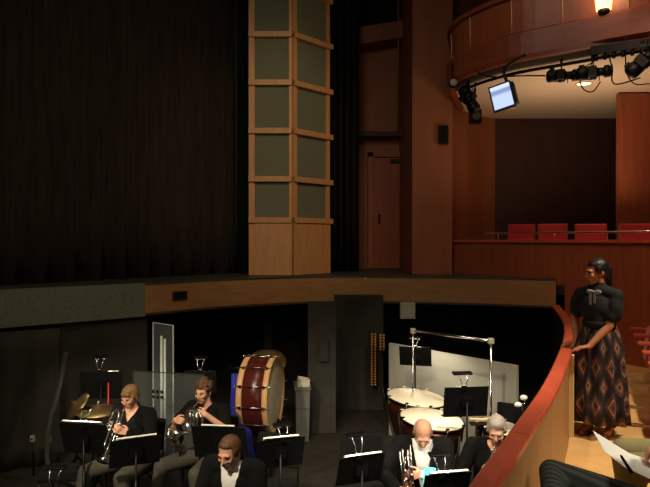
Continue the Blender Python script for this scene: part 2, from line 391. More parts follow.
# door in the recess
dr = empty('door_1', (0, 0, 0)); S(dr)
x0, x1, zb, zt = 1.02, 1.72, Z_ST, EYE+83/600*12.6
MB().box(((x0+x1)/2, 12.66, (zb+zt)/2), (x1-x0, .05, zt-zb)).build('door_leaf', m_door, dr, bevel=.005)
f = MB(); f.box((x0-.06, 12.64, (zb+zt+.1)/2), (.12, .12, zt-zb+.1)).box((x1+.06, 12.64, (zb+zt+.1)/2), (.12, .12, zt-zb+.1)).box(((x0+x1)/2, 12.64, zt+.06), (x1-x0+.24, .12, .12)).build('door_frame', m_wallbrown, dr, bevel=.005)
MB().box((x0+.12, 12.62, Z_ST+1.05), (.05, .03, .2)).build('door_plate', m_metal, dr)
MB().box(((x0+x1)/2+.15, 12.60, zt-.08), (.3, .08, .07)).build('door_closer', m_metal, dr)
# high ledge and black stand-in for the dark opening above the recess, pipes
S(MB().box((.95, 12.45, 6.95), (2.0, .5, .34), M.Rotation(math.radians(-9), 3, 'Y')).build('trim_9', m_wallbrown))
S(MB().box((.95, 12.67, 8.0), (1.6, .06, 1.6)).build('wall_dark_sheet_upper', m_black))  # solid black sheet, the opening's unlit depth put into its colour
S(MB().box((1.1, 12.5, 4.95), (1.4, .3, .10)).build('trim_10', m_walldark))
for xx, rr, lb in ((.66, .028, 'left'), (1.50, .022, 'right')):
    o = MB().cone((xx, 12.30, 5.0 if xx > 1 else Z_ST), (xx, 12.30, 8.7), rr).build('pipe', mat('pipe_paint_'+lb, (130, 90, 55), .6))
    tag(o, 'thin vertical pipe beside the dark wing, the %s one' % lb if lb == 'left' else 'thin vertical pipe against the wall recess above the door', 'pipe')
# box tier front
bx = curve([P(432, 272, 11.4), P(470, 272, 10.7), P(520, 272, 9.9), P(565, 272, 9.3), P(610, 272, 8.7), P(660, 272, 8.1), P(730, 272, 7.5), P(800, 272, 7.0)], 5)
bx = [V((p.x, p.y, 0)) for p in bx]
nb = len(bx)
bf = empty('box_front', (0, 0, 0)); S(bf)
for i in range(0, nb-1, 5):
    j = min(i+5, nb-1); zlo = Z_AU if bx[i].y < 9.4 else 2.06; MB().sweep(bx[i:j+1], [(0, zlo), (0, 2.73), (-.08, 2.73), (-.08, zlo)]).build('front_panel', m_cherry, bf)
MB().sweep(bx, [(.05, 2.72), (.05, 2.765), (-.16, 2.765), (-.16, 2.72)], smooth=False).build('ledge', m_cap, bf)
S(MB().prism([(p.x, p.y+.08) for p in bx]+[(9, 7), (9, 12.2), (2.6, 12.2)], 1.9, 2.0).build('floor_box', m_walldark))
rl = tag(empty('brass_rail', (0, 0, 0)), 'polished metal guard rail running above the box tier ledge', 'rail')
rp = [V((p.x, p.y+.08, 2.875+.0*k)) for k, p in enumerate(bx)][6:]
MB().tube(rp, .017).build('rail_tube', m_chrome, rl)
for k in range(2, len(rp), 6): MB().cone((rp[k].x, rp[k].y, 2.76), (rp[k].x, rp[k].y, 2.875), .010).build('post', m_chrome, rl)
# right wall block under the balcony
S(MB().box((4.85+2.1, 9.95, 3.6), (4.2, .12, 3.15)).build('wall_right', m_cherry))
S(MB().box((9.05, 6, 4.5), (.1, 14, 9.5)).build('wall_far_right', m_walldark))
# balcony
bc = curve([(2.50, 11.2, 0), (2.10, 10.0, 0), (2.00, 9.15, 0), (2.42, 8.30, 0), (3.06, 7.75, 0), (3.85, 7.15, 0), (4.9, 6.6, 0), (6.2, 6.2, 0), (8, 6.0, 0)], 5)
bal = empty('balcony_front', (0, 0, 0)); S(bal)
zs = EYE+2.42
MB().sweep(bc, [(.0, zs), (.07, zs+.04), (.07, zs+.34), (.0, zs+.38), (-.1, zs+.38), (-.1, zs)]).build('rim', m_rim, bal)
MB().sweep(bc, [(-.02, zs+.38), (.0, zs+.85), (-.1, zs+.85), (-.12, zs+.38)]).build('fascia_panel', m_cherry, bal)
MB().sweep(bc, [(.05, zs+.85), (.05, zs+.91), (-.2, zs+.91), (-.2, zs+.85)]).build('coping', m_rim, bal)
for k in range(4, len(bc)-6, 4):
    p = bc[k]; d = (bc[k+1]-bc[k-1]).normalized(); r = V((d.y, -d.x, 0))
    a = p-r*.012+V((0, 0, zs+.38)); b = p+r*.004+V((0, 0, zs+.85))
    MB().cone(a, b, .007, n=6).build('joint_strip', m_hoop, bal)
S(MB().prism([(p.x+.05, p.y+.06) for p in bc]+[(9, 6.1), (9, 12.1), (3.4, 12.1), (2.9, 11.7)], zs+.02, zs+.10).build('ceiling', m_soffit))
S(MB().sweep([(p.x+.09, p.y+.11, 0) for p in bc[8:]], [(0, zs-.07), (0, zs+.02), (-.05, zs+.02), (-.05, zs-.07)]).build('trim_11', m_pale))
S(MB().box((2.0, 6.0, 9.45), (22, 16, .1)).build('ceiling_hall', m_black))

# ================================================================== LIGHTING RIG, MONITOR, LAMPS ABOVE
pp = [V((p.x+.14, p.y+.16, zs-.10)) for p in bc[9:38]]
tag(MB().tube(pp, .024).build('lighting_pipe', m_metal), 'black pipe curving along under the balcony rim, carrying the spotlights', 'pipe')
def spotlight(px, py, Y, yaw, pitch, size, label):
    t = empty('stage_spotlight', P(px, py, Y), yaw); t.scale = (size,)*3
    tag(t, label, 'stage light', 'stage lights under the balcony')
    R = M.Rotation(pitch, 3, 'Y')
    b = MB(); RR = R @ M.Rotation(PI/2, 3, 'Y')
    b.lathe([(.06, -.30), (.11, -.28), (.13, -.24), (.13, -.10), (.09, -.08), (.09, -.05), (.14, -.04), (.14, .06), (.10, .08), (.085, .10), (.085, .20), (.12, .21), (.12, .30), (.10, .30), (.10, .34), (.13, .35)], R=RR, n=14)
    b.box(R @ V((-.02, 0, 0)), (.14, .30, .20), R); b.box(R @ V((-.19, 0, .12)), (.10, .10, .08), R)
    bo = b.build('body', m_metal, t)
    l = MB().lathe([(.0, .325), (.058, .32), (.058, .30), (0, .30)], R=RR, n=16); l.build('lens', m_edge, bo)
    y = MB(); y.tube([(0, -.125, 0), (0, -.125, .17), (0, -.09, .22), (0, .09, .22), (0, .125, .17), (0, .125, 0)], .012, 6)
    y.build('yoke', m_metal, t)
    MB().box((0, 0, .27), (.05, .05, .10)).cone((-.03, 0, .33), (.03, 0, .33), .035).build('clamp', m_metal, t)
    for s in (-1, 1): MB().cone((0, s*.125, 0), (0, s*.165, 0), .022).build('knob', m_metal, t)
    MB().box((.12, 0, -.12), (.015, .05, .09)).build('shutter_handle', m_metal, t)
    return t
spotlight(561, 76, 7.75, -.35, .04, .62, 'black stage spotlight hung level, just right of the monitor')
spotlight(592, 73, 7.5, -.3, -.03, .64, 'black stage spotlight hung level, in the middle of the under-balcony row')
spotlight(642, 62, 7.15, -.5, -.75, .70, 'black stage spotlight tilted upward at the right edge of the picture')
spotlight(468, 98, 8.75, -1.2, .9, .7, 'small black stage spotlight pointing down near the left end of the balcony')
def cable(name, pts, r, m, label): return tag(MB().tube(curve(pts, 6), r, 6).build(name, m), label, 'cable', 'cables under the balcony')
cable('cable', [P(476, 72, 8.4), P(490, 77, 8.35), P(520, 76, 8.2), P(545, 76, 7.9)], .010, m_metal, 'black cable running from the monitor towards the first spotlight')
cable('cable', [P(607, 52, 7.4), P(611, 66, 7.4), P(612, 82, 7.4), P(620, 84, 7.4), P(640, 78, 7.3)], .009, m_metal, 'black cable hanging in a loop right of the middle spotlight')
cable('cable', [P(578, 72, 7.6), P(582, 88, 7.6), P(592, 92, 7.6), P(600, 82, 7.5)], .008, m_metal, 'black cable sagging below the two level spotlights')
cable('cable', [P(575, 72, 7.6), P(590, 64, 7.6), P(607, 52, 7.45)], .008, m_metal, 'black cable rising between the spotlights to the connector strip')
cable('cable', [P(625, 50, 7.3), P(626, 72, 7.3), P(634, 84, 7.3), P(649, 84, 7.2)], .008, m_metal, 'black cable looping down at the far right of the row')
t = tag(empty('connector_strip', P(618, 48, 7.32), -.55), 'black connector strip with sockets on the lighting pipe', 'connector strip')
b = MB().box((0, 0, 0), (.62, .09, .11)); b.build('housing', m_metal, t, bevel=.006)
for k in range(6): MB().cone((-.25+k*.1, 0, -.05), (-.25+k*.1, 0, -.12), .022, n=10).build('socket', m_metal, t)
# monitor
mo = tag(empty('monitor', P(502, 97, 8.0), -.22), 'lit flat monitor hanging tilted on an arm below the balcony', 'monitor')
mo.rotation_euler = (-.05, -.24, -.5)
MB().box((0, 0, 0), (.30, .05, .36)).build('housing', m_metal, mo, bevel=.008)
MB().box((0, -.027, 0), (.255, .006, .31)).build('screen', m_screen, mo)
MB().box((.13, .08, .02), (.09, .12, .30)).build('rear_box', m_metal, mo, bevel=.01)
MB().tube(curve([(.1, .08, .16), (.08, .09, .34), (.16, .08, .42), (.40, .06, .46)], 5), .022).build('arm', m_metal, mo)
# small round lights and loudspeaker at the left end
for (px, py, Y, r, lab) in ((453, 83, 9.05, .055, 'small round pale lamp at the left tip of the balcony rim'), (475.5, 107, 9.0, .06, 'small round pale lamp lowest in the left corner under the balcony')):
    t = tag(empty('round_lamp', P(px, py, Y)), lab, 'lamp', 'round lamps in the corner under the balcony')
    MB().lathe([(.0, -.03), (r, -.02), (r*1.1, .0), (r*1.1, .08), (r*.6, .12), (0, .12)], R=rot((0, 0, 1), (0, -1, 0)) if 0 else M.Rotation(-PI/2, 3, 'X'), n=16).build('housing', m_metal, t)
    MB().ball((0, -.02, 0), (r, .03, r)).build('lens', m_pale, t)
    MB().cone((0, .05, 0), (0, .05, .30), .012).build('stem', m_metal, t)
t = tag(empty('hanging_loudspeaker', P(475, 117, 9.0)), 'small black box loudspeaker hanging left of the monitor', 'loudspeaker')
MB().box((0, 0, 0), (.16, .16, .20)).build('cabinet', m_metal, t, bevel=.01)
MB().cone((0, -.081, 0), (0, -.086, 0), .06).build('cone', m_grille, t)
MB().cone((0, 0, .08), (0, 0, .8), .012).build('rod', m_metal, t)
t = tag(empty('wall_loudspeaker', P(443, 135, 10.78)), 'dark square box mounted on the brown pilaster beside the curved wall', 'loudspeaker')
MB().box((0, 0, 0), (.17, .12, .33)).build('cabinet', m_metal, t, bevel=.01)
MB().box((0, -.062, 0), (.13, .01, .28)).build('grille', m_black, t)
# downlight
t = tag(empty('downlight', P(583.5, 85, 9.36)), 'round recessed downlight glowing in the pale balcony ceiling', 'downlight'); t.location.z = zs+.015
MB().lathe([(.10, 0), (.125, -.012), (.125, .0)], n=24).build('ring', m_soffit, t)
MB().cone((0, 0, -.004), (0, 0, .004), .10, n=24).build('glowing_disc', m_down, t)
# sconce
sp_ = V((3.43, 7.40, EYE+2.90))
t = tag(empty('wall_sconce', sp_, -.62), 'glowing warm wall lamp on the balcony front', 'wall lamp')
MB().lathe([(.085, -.07), (.125, .30), (.115, .30), (.078, -.06)], n=20).build('glass_shade', m_sconce, t)
MB().lathe([(.0, -.15), (.055, -.14), (.075, -.07), (.0, -.06)], n=16).build('base_cup', m_metal, t)
MB().box((0, .10, -.09), (.05, .2, .05)).build('bracket', m_metal, t)
light('sconce_light', 'POINT', sp_+V((-.1, -.32, .15)), 5, (1, .64, .34), size=.08)
light('soffit_bounce_fill', 'AREA', (3.9, 9.0, 3.4), 28, (1, .74, .52), (4.0, 9.2, 6), 1.0)  # added unseen fill, imitates bounced light on the balcony soffit
light('downlight_beam', 'SPOT', (4.05, 9.35, zs-.03), 16, (1, .74, .5), (4.05, 9.35, 0), .06, 100, .8)

# ================================================================== SEATS
def theatre_seat(name='theatre_seat'):
    t = empty(name)       # faces -y
    b = MB(); b.box((0, .25, .66), (.48, .07, .52), M.Rotation(-.16, 3, 'X')); b.build('backrest', m_redseat, t, bevel=.025)
    MB().box((0, .292, .62), (.50, .018, .62), M.Rotation(-.16, 3, 'X')).build('back_shell', m_cherry, t, bevel=.008)
    MB().box((0, .10, .60-.13), (.46, .10, .42), M.Rotation(-.12, 3, 'X')).build('seat_cushion', m_redseat, t, bevel=.03)
    for s in (-1, 1):
        MB().box((s*.27, .10, .62), (.055, .42, .035)).build('armrest', m_cap, t, bevel=.01)
        MB().box((s*.27, .18, .30), (.035, .10, .60)).build('standard', m_panelwood, t, bevel=.008)
    return t
ts = theatre_seat()
GB = 'red seats in the box tier'
box_seats = [(519, 223.5, 11.0, 24, .45, 'leftmost and smallest of the red seats behind the box tier rail'),
             (552, 223, 10.3, 28, .40, 'red box seat second from the left, behind the metal rail'),
             (592, 223, 9.7, 33, .36, 'red box seat third from the left, directly above the woman in black'),
             (640, 222.5, 9.0, 38, .30, 'rightmost red box seat at the edge of the picture')]
first = True
for px, py, Y, wpx, yaw, lab in box_seats:
    o = ts if first else copy_tree(ts); first = False
    p = P(px, py, Y); o.location = (p.x, p.y, 2.0); o.rotation_euler = (0, 0, -yaw); s_ = 1.0
    o.scale = (1, 1, (p.z-2.0)/.93); tag(o, lab, 'seat', GB)
# aisle row: seats face the pit
du = V((.40, .917, 0)).normalized(); yaw_a = math.atan2(-du.x, du.y)+PI/2*0
def seat_at(x, y, lab, grp='red seats across the aisle'):
    o = copy_tree(ts); o.scale = (1, 1, 1); o.location = (x, y, Z_AU)
    o.rotation_euler = (0, 0, math.atan2(.40, -(-.917))*-1 - PI/2 + 0); tag(o, lab, 'seat', grp); return o
names = ['nearest the picture edge', 'second nearest', 'third nearest', 'fourth nearest', 'farthest']
for k in range(5):
    p = V((3.19, 5.75, 0))+du*(.61*(k-1.0))
    seat_at(p.x, p.y, ['red folding seat right of the woman, nearest to the camera', 'red folding seat right of the woman, next after the nearest', 'red folding seat in the middle of the row right of the woman', 'red folding seat last but one towards the box tier', 'red folding seat closest to the box tier panelling'][k])

# ================================================================== PIT FURNITURE
def music_stand(px, py, Y, wpx, yaw, tilt, label, wide=None, roll=0):
    """top edge of the desk at (px, py); yaw: heading the desk face looks at"""
    p = P(px, py, Y); wd = wpx/600*Y if wide is None else wide; hd = wd*.68
    t = tag(empty('music_stand', (p.x, p.y, 0), yaw), label, 'music stand', 'black music stands in the pit')
    ct, st = math.cos(tilt), math.sin(tilt)
    top = p.z; up = V((0, st, ct)); c = V((0, 0, top))-up*hd/2     # desk leans back, its face towards -y
    R = M(((1, 0, 0), (0, ct, st), (0, -st, ct))); R = M.Rotation(-tilt, 3, 'X')
    d = MB()
    d.box(c, (wd, .006, hd), R); d.build('desk', m_stand, t, bevel=.002)
    bot = c-up*hd/2
    MB().box(bot+V((0, -.03, 0)), (wd, .065, .006)).build('ledge', m_stand, t)
    MB().cone((0, c.y+.03, .18), (0, c.y+.03, c.z), .011).cone((0, c.y+.03, .1), (0, c.y+.03, .62), .016).box(c+V((0, .02, 0)), (.10, .04, .08)).build('pole', m_metal, t)
    for k in range(3):
        a = 2*PI*k/3+.5
        MB().tube([(0, c.y+.03, .20), (.12*math.cos(a), c.y+.03+.12*math.sin(a), .13), (.26*math.cos(a), c.y+.03+.26*math.sin(a), .012)], .010, 6).build('leg', m_metal, t)
    return t, c, up, wd, hd, R
def sheets(ms, label, n=1, off=0, w_=.30, rise=.012):
    t, c, up, wd, hd, R = ms
    b = MB(); w_ = min(w_, wd*.8)
    W = t.matrix_basis
    s = empty('sheet_music', t.location, t.rotation_euler.z)
    tag(s, label, 'sheet music')
    cc = c+up*(rise)+V((0, -.008, 0))
    for k in range(2):
        q = MB(); q.box(cc+V((off+(k-.5)*w_/2*1.02, -.002, 0)), (w_/2, .003, hd*.96), R); tp = c+up*(hd/2+rise-.012); x_ = off+(k-.5)*w_/2*1.02; q.add([tp+V((x_+i*w_/4, yy, zz)) for yy, zz in ((-.010, 0), (-.004, .012), (.008, .013), (.018, .006)) for i in (-1, 1)], [(0, 1, 3, 2), (2, 3, 5, 4), (4, 5, 7, 6)], True); q.build('page', m_paper, s)
    return s
def clip_lamp(ms, label, off=0, h=.14, power=1.3, hood=.16, two=True):
    t, c, up, wd, hd, R = ms
    W = M.Translation(t.location) @ M.Rotation(t.rotation_euler.z, 4, 'Z')
    top = c+up*hd/2
    base = W @ (top+V((off, 0, 0)))
    l = tag(empty('clip_lamp', base, t.rotation_euler.z), label, 'lamp', 'clip lamps on the music stands')
    MB().box((0, 0, -.008), (.05, .03, .05)).build('clip', m_metal, l, bevel=.004)
    for s in (-1, 1):
        MB().tube(curve([(s*.012, 0, .01), (s*.03, .01, h*.5), (s*.045, -.03, h)], 4), .0055, 6).build('arm', m_chrome, l)
    hd_ = MB().box((0, -.04, h+.012), (hood, .055, .018), M.Rotation(-.3, 3, 'X')); hd_ = hd_.build('hood', m_metal, l, bevel=.005)
    MB().box((0, -.043, h-.001), (hood*.85, .022, .004), M.Rotation(-.3, 3, 'X')).build('tube_light', m_bulb, hd_)
    if power:
        lp = W @ (top+V((off, -.045, h-.012)))
        tg = W @ (c+V((0, -.10, -.1)))
        lo = light('clip_lamp_light', 'SPOT', lp, power*7, (1, .9, .74), tg, .015, 165, .6)
    return l
def chair(px, Y, yaw, label, floor=0):
    if chair.proto is None:
        t = empty('orchestra_chair')     # faces -y
        MB().box((0, 0, .455), (.43, .42, .045)).build('seat', m_suit, t, bevel=.018)
        MB().box((0, .215, .74), (.42, .035, .32), M.Rotation(-.15, 3, 'X')).build('backrest', m_suit, t, bevel=.03)
        for s in (-1, 1):
            MB().tube([(s*.195, -.18, .44), (s*.205, -.21, .0)], .011, 6).build('leg', m_metal, t)
            MB().tube([(s*.195, .17, .44), (s*.205, .23, .0)], .011, 6).build('leg', m_metal, t)
            MB().tube([(s*.20, .15, .44), (s*.20, .20, .55), (s*.19, .235, .84)], .010, 6).build('back_frame', m_metal, t)
        chair.proto = t; o = t
    else: o = copy_tree(chair.proto)
    p = P(px, 300, Y); o.location = (p.x, p.y, floor); o.rotation_euler = (0, 0, yaw)
    return tag(o, label, 'chair', 'black chairs in the pit')
chair.proto = None

# bass drum
dc = V((-.77, 7.25, .5*(P(0, 355, 7.25).z+P(0, 432, 7.25).z))); dr_ = .44
bd = tag(empty('bass_drum', (dc.x, dc.y, 0), math.radians(-9)), 'large upright dark red bass drum with pale wooden hoops', 'drum')
RX = M.Rotation(PI/2, 3, 'Y'); zc = dc.z; wh = .155
MB().lathe([(dr_-.012, -wh), (dr_-.012, wh)], (0, 0, zc), RX, 48).build('shell', m_drum, bd)
for s in (-1, 1):
    MB().lathe([(dr_-.012, s*(wh-.035)), (dr_+.008, s*(wh-.035)), (dr_+.008, s*(wh+.03)), (dr_-.012, s*(wh+.03)), (dr_-.012, s*(wh-.035))], (0, 0, zc), RX, 48).build('hoop', m_hoop, bd)
    MB().lathe([(0, s*(wh+.012)), (dr_-.014, s*(wh+.010)), (dr_-.014, s*(wh-.002)), (0, s*(wh-.002))], (0, 0, zc), RX, 48).build('drum_head', m_head, bd)
for k in range(12):
    a = 2*PI*k/12+.12; y, z = (dr_+.018)*math.cos(a), (dr_+.018)*math.sin(a)
    tr = MB().cone((-wh-.05, y, zc+z), (wh+.05, y, zc+z), .006, n=8)
    for s in (-1, 1):
        tr.box((s*(wh-.015), y*.995, zc+z*.995), (.03, .03, .03))
        tr.cone((s*(wh+.05), y*1.03, zc+z*1.03), (s*(wh+.05), y*.97, zc+z*.97), .006, n=6)
    tr.build('tension_rod', m_chrome, bd)
for s in (-1, 1):
    MB().tube([(s*.20, -.42, .0), (s*.20, .05, zc-.32), (s*.20, .45, .0)], .016, 8).build('stand_leg', m_metal, bd)
MB().cone((-.20, 0, zc-.482), (.20, 0, zc-.482), .016).tube([(-.20, .05, zc-.32), (-.20, 0, zc-.482)], .016).tube([(.20, .05, zc-.32), (.20, 0, zc-.482)], .016).build('cradle', m_metal, bd)
# gong-like brown disc behind, blue cover
t = tag(empty('suspended_cymbal', (-.78, 7.95, 0)), 'brown cymbal just showing above the top of the bass drum', 'cymbal')
zt_ = P(0, 356, 7.95).z
MB().lathe([(.0, .05), (.04, .045), (.06, .02), (.16, .012), (.27, -.03), (.27, -.034), (.16, .008), (0, .04)], (0, 0, zt_-.06), M.Rotation(.5, 3, 'X'), 32).build('plate', m_cymbal, t)
MB().cone((0, 0, .05), (0, 0, zt_), .012).build('pole', m_metal, t)
for k in range(3): MB().tube([(0, 0, .35), (.28*math.cos(k*2.1), .28*math.sin(k*2.1), .01)], .010, 6).build('leg', m_metal, t)
bl = tag(empty('blue_covered_stool', (-1.02, 6.75, 0)), 'low stool under a bright blue cloth in front of the bass drum', 'stool')
MB().lathe([(.0, .60), (.17, .60), (.17, .55), (0, .55)]).build('seat', m_suit, bl)
for k in range(3): MB().tube([(0, 0, .56), (.2*math.cos(k*2.1), .2*math.sin(k*2.1), .0)], .014).build('leg', m_metal, bl)
cl = MB(); n = 60; vs = []
for j, (r, z) in enumerate(((.02, .615), (.175, .612), (.19, .56), (.20, .42), (.215, .25))):
    for k in range(n):
        a = 2*PI*k/n; rr = r*(1+.07*math.sin(7*a+.4)*(j > 1)*(j-1)/2); vs.append((rr*math.cos(a), rr*math.sin(a), z-.03*math.sin(3*a)*(j > 2)))
cl.add(vs, [tuple(range(n))]+[(j*n+k, j*n+(k+1) % n, (j+1)*n+(k+1) % n, (j+1)*n+k) for j in range(4) for k in range(n)], True)
o = cl.build('blue_cloth', m_blue, solid=.005); o.location = (-1.02, 6.75, .003)
tag(o, 'bright blue cloth draped left of and below the bass drum', 'cloth')
o = MB().add([(x_*.1+.01*math.sin(9*z_), .02*math.sin(x_*2.3+z_*3), z_) for z_ in (.0, .25, .5, .75, .95) for x_ in (-1, -.5, 0, .5, 1)], [(j*5+k, j*5+k+1, j*5+k+6, j*5+k+5) for j in range(4) for k in range(4)], True).build('blue_drum_cover', m_blue, solid=.01)
p = P(241, 400, 7.62); o.location = (p.x-.03, 7.62, P(0, 374, 7.62).z-.95); tag(o, 'blue drum cover hanging behind the left hoop of the bass drum', 'cover')
rk = tag(empty('coat_rack', (p.x-.03, 7.68, 0)), 'thin black rack behind the bass drum that carries the blue cover', 'rack')
MB().cone((0, 0, 0), (0, 0, 1.12), .012).cone((-.12, 0, 1.12), (.12, 0, 1.12), .010).build('frame', m_metal, rk)
MB().cone((0, 0, 0), (0, 0, .02), .16, n=20).build('base', m_metal, rk)
# bin
t = tag(empty('waste_bin', (P(302, 400, 8.3).x, 8.3, 0), .1), 'slim grey waste bin with a white liner right of the bass drum', 'bin')
hb = P(0, 384, 8.3).z
vs = []
for z, a, b_ in ((0, .085, .12), (hb-.05, .10, .17), (hb-.05, .112, .18), (hb, .112, .18), (hb, .098, .165), (hb-.3, .095, .16)):
    vs += [(-a, -b_, z), (a, -b_, z), (a, b_, z), (-a, b_, z)]
MB().add(vs, [(0, 1, 2, 3), (20, 21, 22, 23)]+[(4*j+k, 4*j+(k+1) % 4, 4*j+4+(k+1) % 4, 4*j+4+k) for j in range(5) for k in range(4)]).build('body', m_binbody, t, bevel=.006)
MB().add([(-.09, -.15, hb-.10), (.09, -.15, hb-.10), (.09, .15, hb-.10), (-.09, .15, hb-.10), (-.06, -.14, hb+.07), (.10, -.14, hb+.09), (.10, .14, hb+.05), (-.05, .14, hb+.08)], [(0, 1, 5, 4), (1, 2, 6, 5), (2, 3, 7, 6), (3, 0, 4, 7)]).build('liner', m_white, t, solid=.004)
# small things on the pit walls
def wallbox(name, px, py, Y, w_, h_, m, label, cat, d=.06):
    t = tag(empty(name, P(px, py, Y)), label, cat)
    MB().box((0, 0, 0), (w_, d, h_)).build('case', m, t, bevel=.006)
    MB().box((0, -d/2-.004, 0), (w_*.8, .008, h_*.8)).build('front_plate', m, t, bevel=.003); return t
wallbox('wall_box', 407.5, 310.5, 9.72, .24, .26, m_pale, 'pale square box under the stage edge above the gold chimes', 'wall box', .10)
wallbox('switch_box', 324, 350, 8.53, .13, .32, m_pillar, 'grey switch box on the front of the grey pillar', 'wall box')
wallbox('conduit_box', 268, 334, 11.05, .14, .5, m_pillar, 'tall dim grey box on the black back wall above the bass drum', 'wall box')
t = tag(empty('air_vent', V((0, 0, 0))), 'small dark louvred vent in the wooden stage edge', 'vent')
i_ = 23; a, b_ = E3[22], E3[24]; d_ = (b_-a).normalized(); q = E3[23]
t.location = (q.x+d_.y*.012, q.y-d_.x*.012, Z_ST-.21); t.rotation_euler = (0, 0, math.atan2(d_.y, d_.x))
p = P(172, 296, 8.55)
MB().box((0, 0, 0), (.25, .02, .13)).build('frame', m_walldark, t, bevel=.004)
for k in range(5): MB().box((0, -.012, -.045+k*.0225), (.22, .012, .010), M.Rotation(.5, 3, 'X')).build('slat', m_black, t)
# white board wall behind timpani
b1, b2 = P(389, 343, 8.5), P(517, 361, 6.95)
S(MB().sweep([(b1.x, b1.y, 0), (b2.x, b2.y, 0)], [(0, 0), (0, b1.z), (-.04, b1.z), (-.04, 0)]).build('wall_low_white', m_board))
# chrome rack with two uprights
ra, rb = P(413, 331, 6.95), P(491, 341, 6.25); rb.z = ra.z = .5*(ra.z+rb.z)
rk = tag(empty('instrument_rack', ((ra.x+rb.x)/2, (ra.y+rb.y)/2, 0)), 'tall chrome rack frame with a long top bar above the timpani', 'rack')
L0 = rk.location; A, B = ra-L0, rb-L0
MB().cone(A, B, .016).build('top_bar', m_chrome, rk)
for q in (A, B):
    MB().cone((q.x, q.y, 0.03), q, .012).build('upright', m_chrome, rk)
    MB().box((q.x, q.y, q.z), (.06, .06, .06)).build('corner_joint', m_pale, rk, bevel=.01)
    MB().tube([(q.x-.1, q.y-.25, .012), (q.x, q.y, .035), (q.x+.1, q.y+.25, .012)], .014).build('foot', m_chrome, rk)
# gold sleigh-bell strands
for (px, y0, y1, lab) in ((373.5, 333, 386, 'long strand of gold bells hanging on the dark pit wall'), (382, 334, 351, 'short strand of gold bells beside the long one')):
    Y = 9.6; a = P(px, y0, Y); b_ = P(px, y1, Y); t = tag(empty('bell_strand', a), lab, 'bells', 'gold bell strands')
    hh = a.z-b_.z; s = MB()
    s.box((0, .0, -hh/2), (.055, .012, hh)); s.box((0, .06, -.02), (.03, .16, .03)); s.build('strap', m_bassoon, t)
    n = int(hh/.042)
    for k in range(n):
        for sx in (-1, 1): MB().ball((sx*.028, -.02, -.02-k*hh/n), .018, n=8).build('bell', m_gold, t)
# timpani
def timpano(px, py, Y, wpx, tx, ty, label):
    p = P(px, py, Y); r = wpx/600*Y/2
    t = tag(empty('timpano', (p.x, p.y, 0)), label, 'timpani', 'copper timpani')
    R = M.Rotation(tx, 3, 'X') @ M.Rotation(ty, 3, 'Y'); c = (0, 0, p.z)
    MB().lathe([(0, .008), (r*.97, .008), (r*.99, .0), (0, -.004)], c, R, 48).build('drum_head', m_head, t)
    MB().lathe([(r*.98, -.018), (r*1.02, -.018), (r*1.02, .006), (r*.98, .006), (r*.98, -.018)], c, R, 48).build('rim', m_metal, t)
    MB().lathe([(r*.96, -.02), (r*.97, -.12), (r*.90, -.26), (r*.70, -.40), (r*.35, -.48), (0, -.50)], c, R, 40).build('bowl', m_copper, t)
    for k in range(8):
        a = 2*PI*k/8+.3; u = V((math.cos(a), math.sin(a), 0)); q = MB()
        q.cone(R @ (u*r*1.0+V((0, 0, .02)))+V(c), R @ (u*r*1.0+V((0, 0, -.14)))+V(c), .008, n=8); q.box(R @ (u*r*1.0+V((0, 0, .022)))+V(c), (.035, .016, .012)); q.build('tuning_lug', m_chrome, t)
    for k in range(4):
        a = PI/2*k+.8; u = V((math.cos(a), math.sin(a), 0))
        MB().tube([u*r*1.0+V((0, 0, p.z-.10)), u*r*.85+V((0, 0, p.z-.5)), u*r*.8+V((0, 0, .03))], .014).build('strut', m_metal, t)
    MB().lathe([(r*.80, 0), (r*.9, .02), (r*.9, .05), (r*.74, .05), (r*.74, 0)], n=32).build('base_ring', m_metal, t)
timpano(417, 398, 6.75, 60, .06, .10, 'large timpani drum farthest left with cream head beneath the chrome rack')
timpano(432, 419.5, 6.0, 64, .06, .10, 'middle timpani drum with bright white head behind the bald man')
timpano(500, 428, 6.15, 46, .04, .08, 'smallest timpani head, half hidden behind the grey-haired man')
tk = tag(empty('cloth_pad', P(420, 424, 6.0)), 'tiny dark mute pad lying on the middle timpani head', 'mute pad'); 
o = MB().box((0, 0, 0), (.09, .03, .012)).build('pad', m_suit, tk, bevel=.004); tk.location.z += .012

bq0, bq1 = P(381, 386, 6.9), P(398, 452, 6.2)
t = tag(empty('boom_stand', (bq1.x, bq1.y, 0)), 'slanting black boom stand left of the timpani', 'stand')
o1 = V((bq1.x, bq1.y, 0)); MB().cone(bq0-o1, bq1-o1, .014).cone((0, 0, .05), bq1-o1, .014).build('boom', m_metal, t)
MB().ball(bq1-o1, .03).build('clamp', m_metal, t)
for k in range(3): MB().tube([(0, 0, .3), (.25*math.cos(k*2.1), .25*math.sin(k*2.1), .01)], .010, 6).build('leg', m_metal, t)
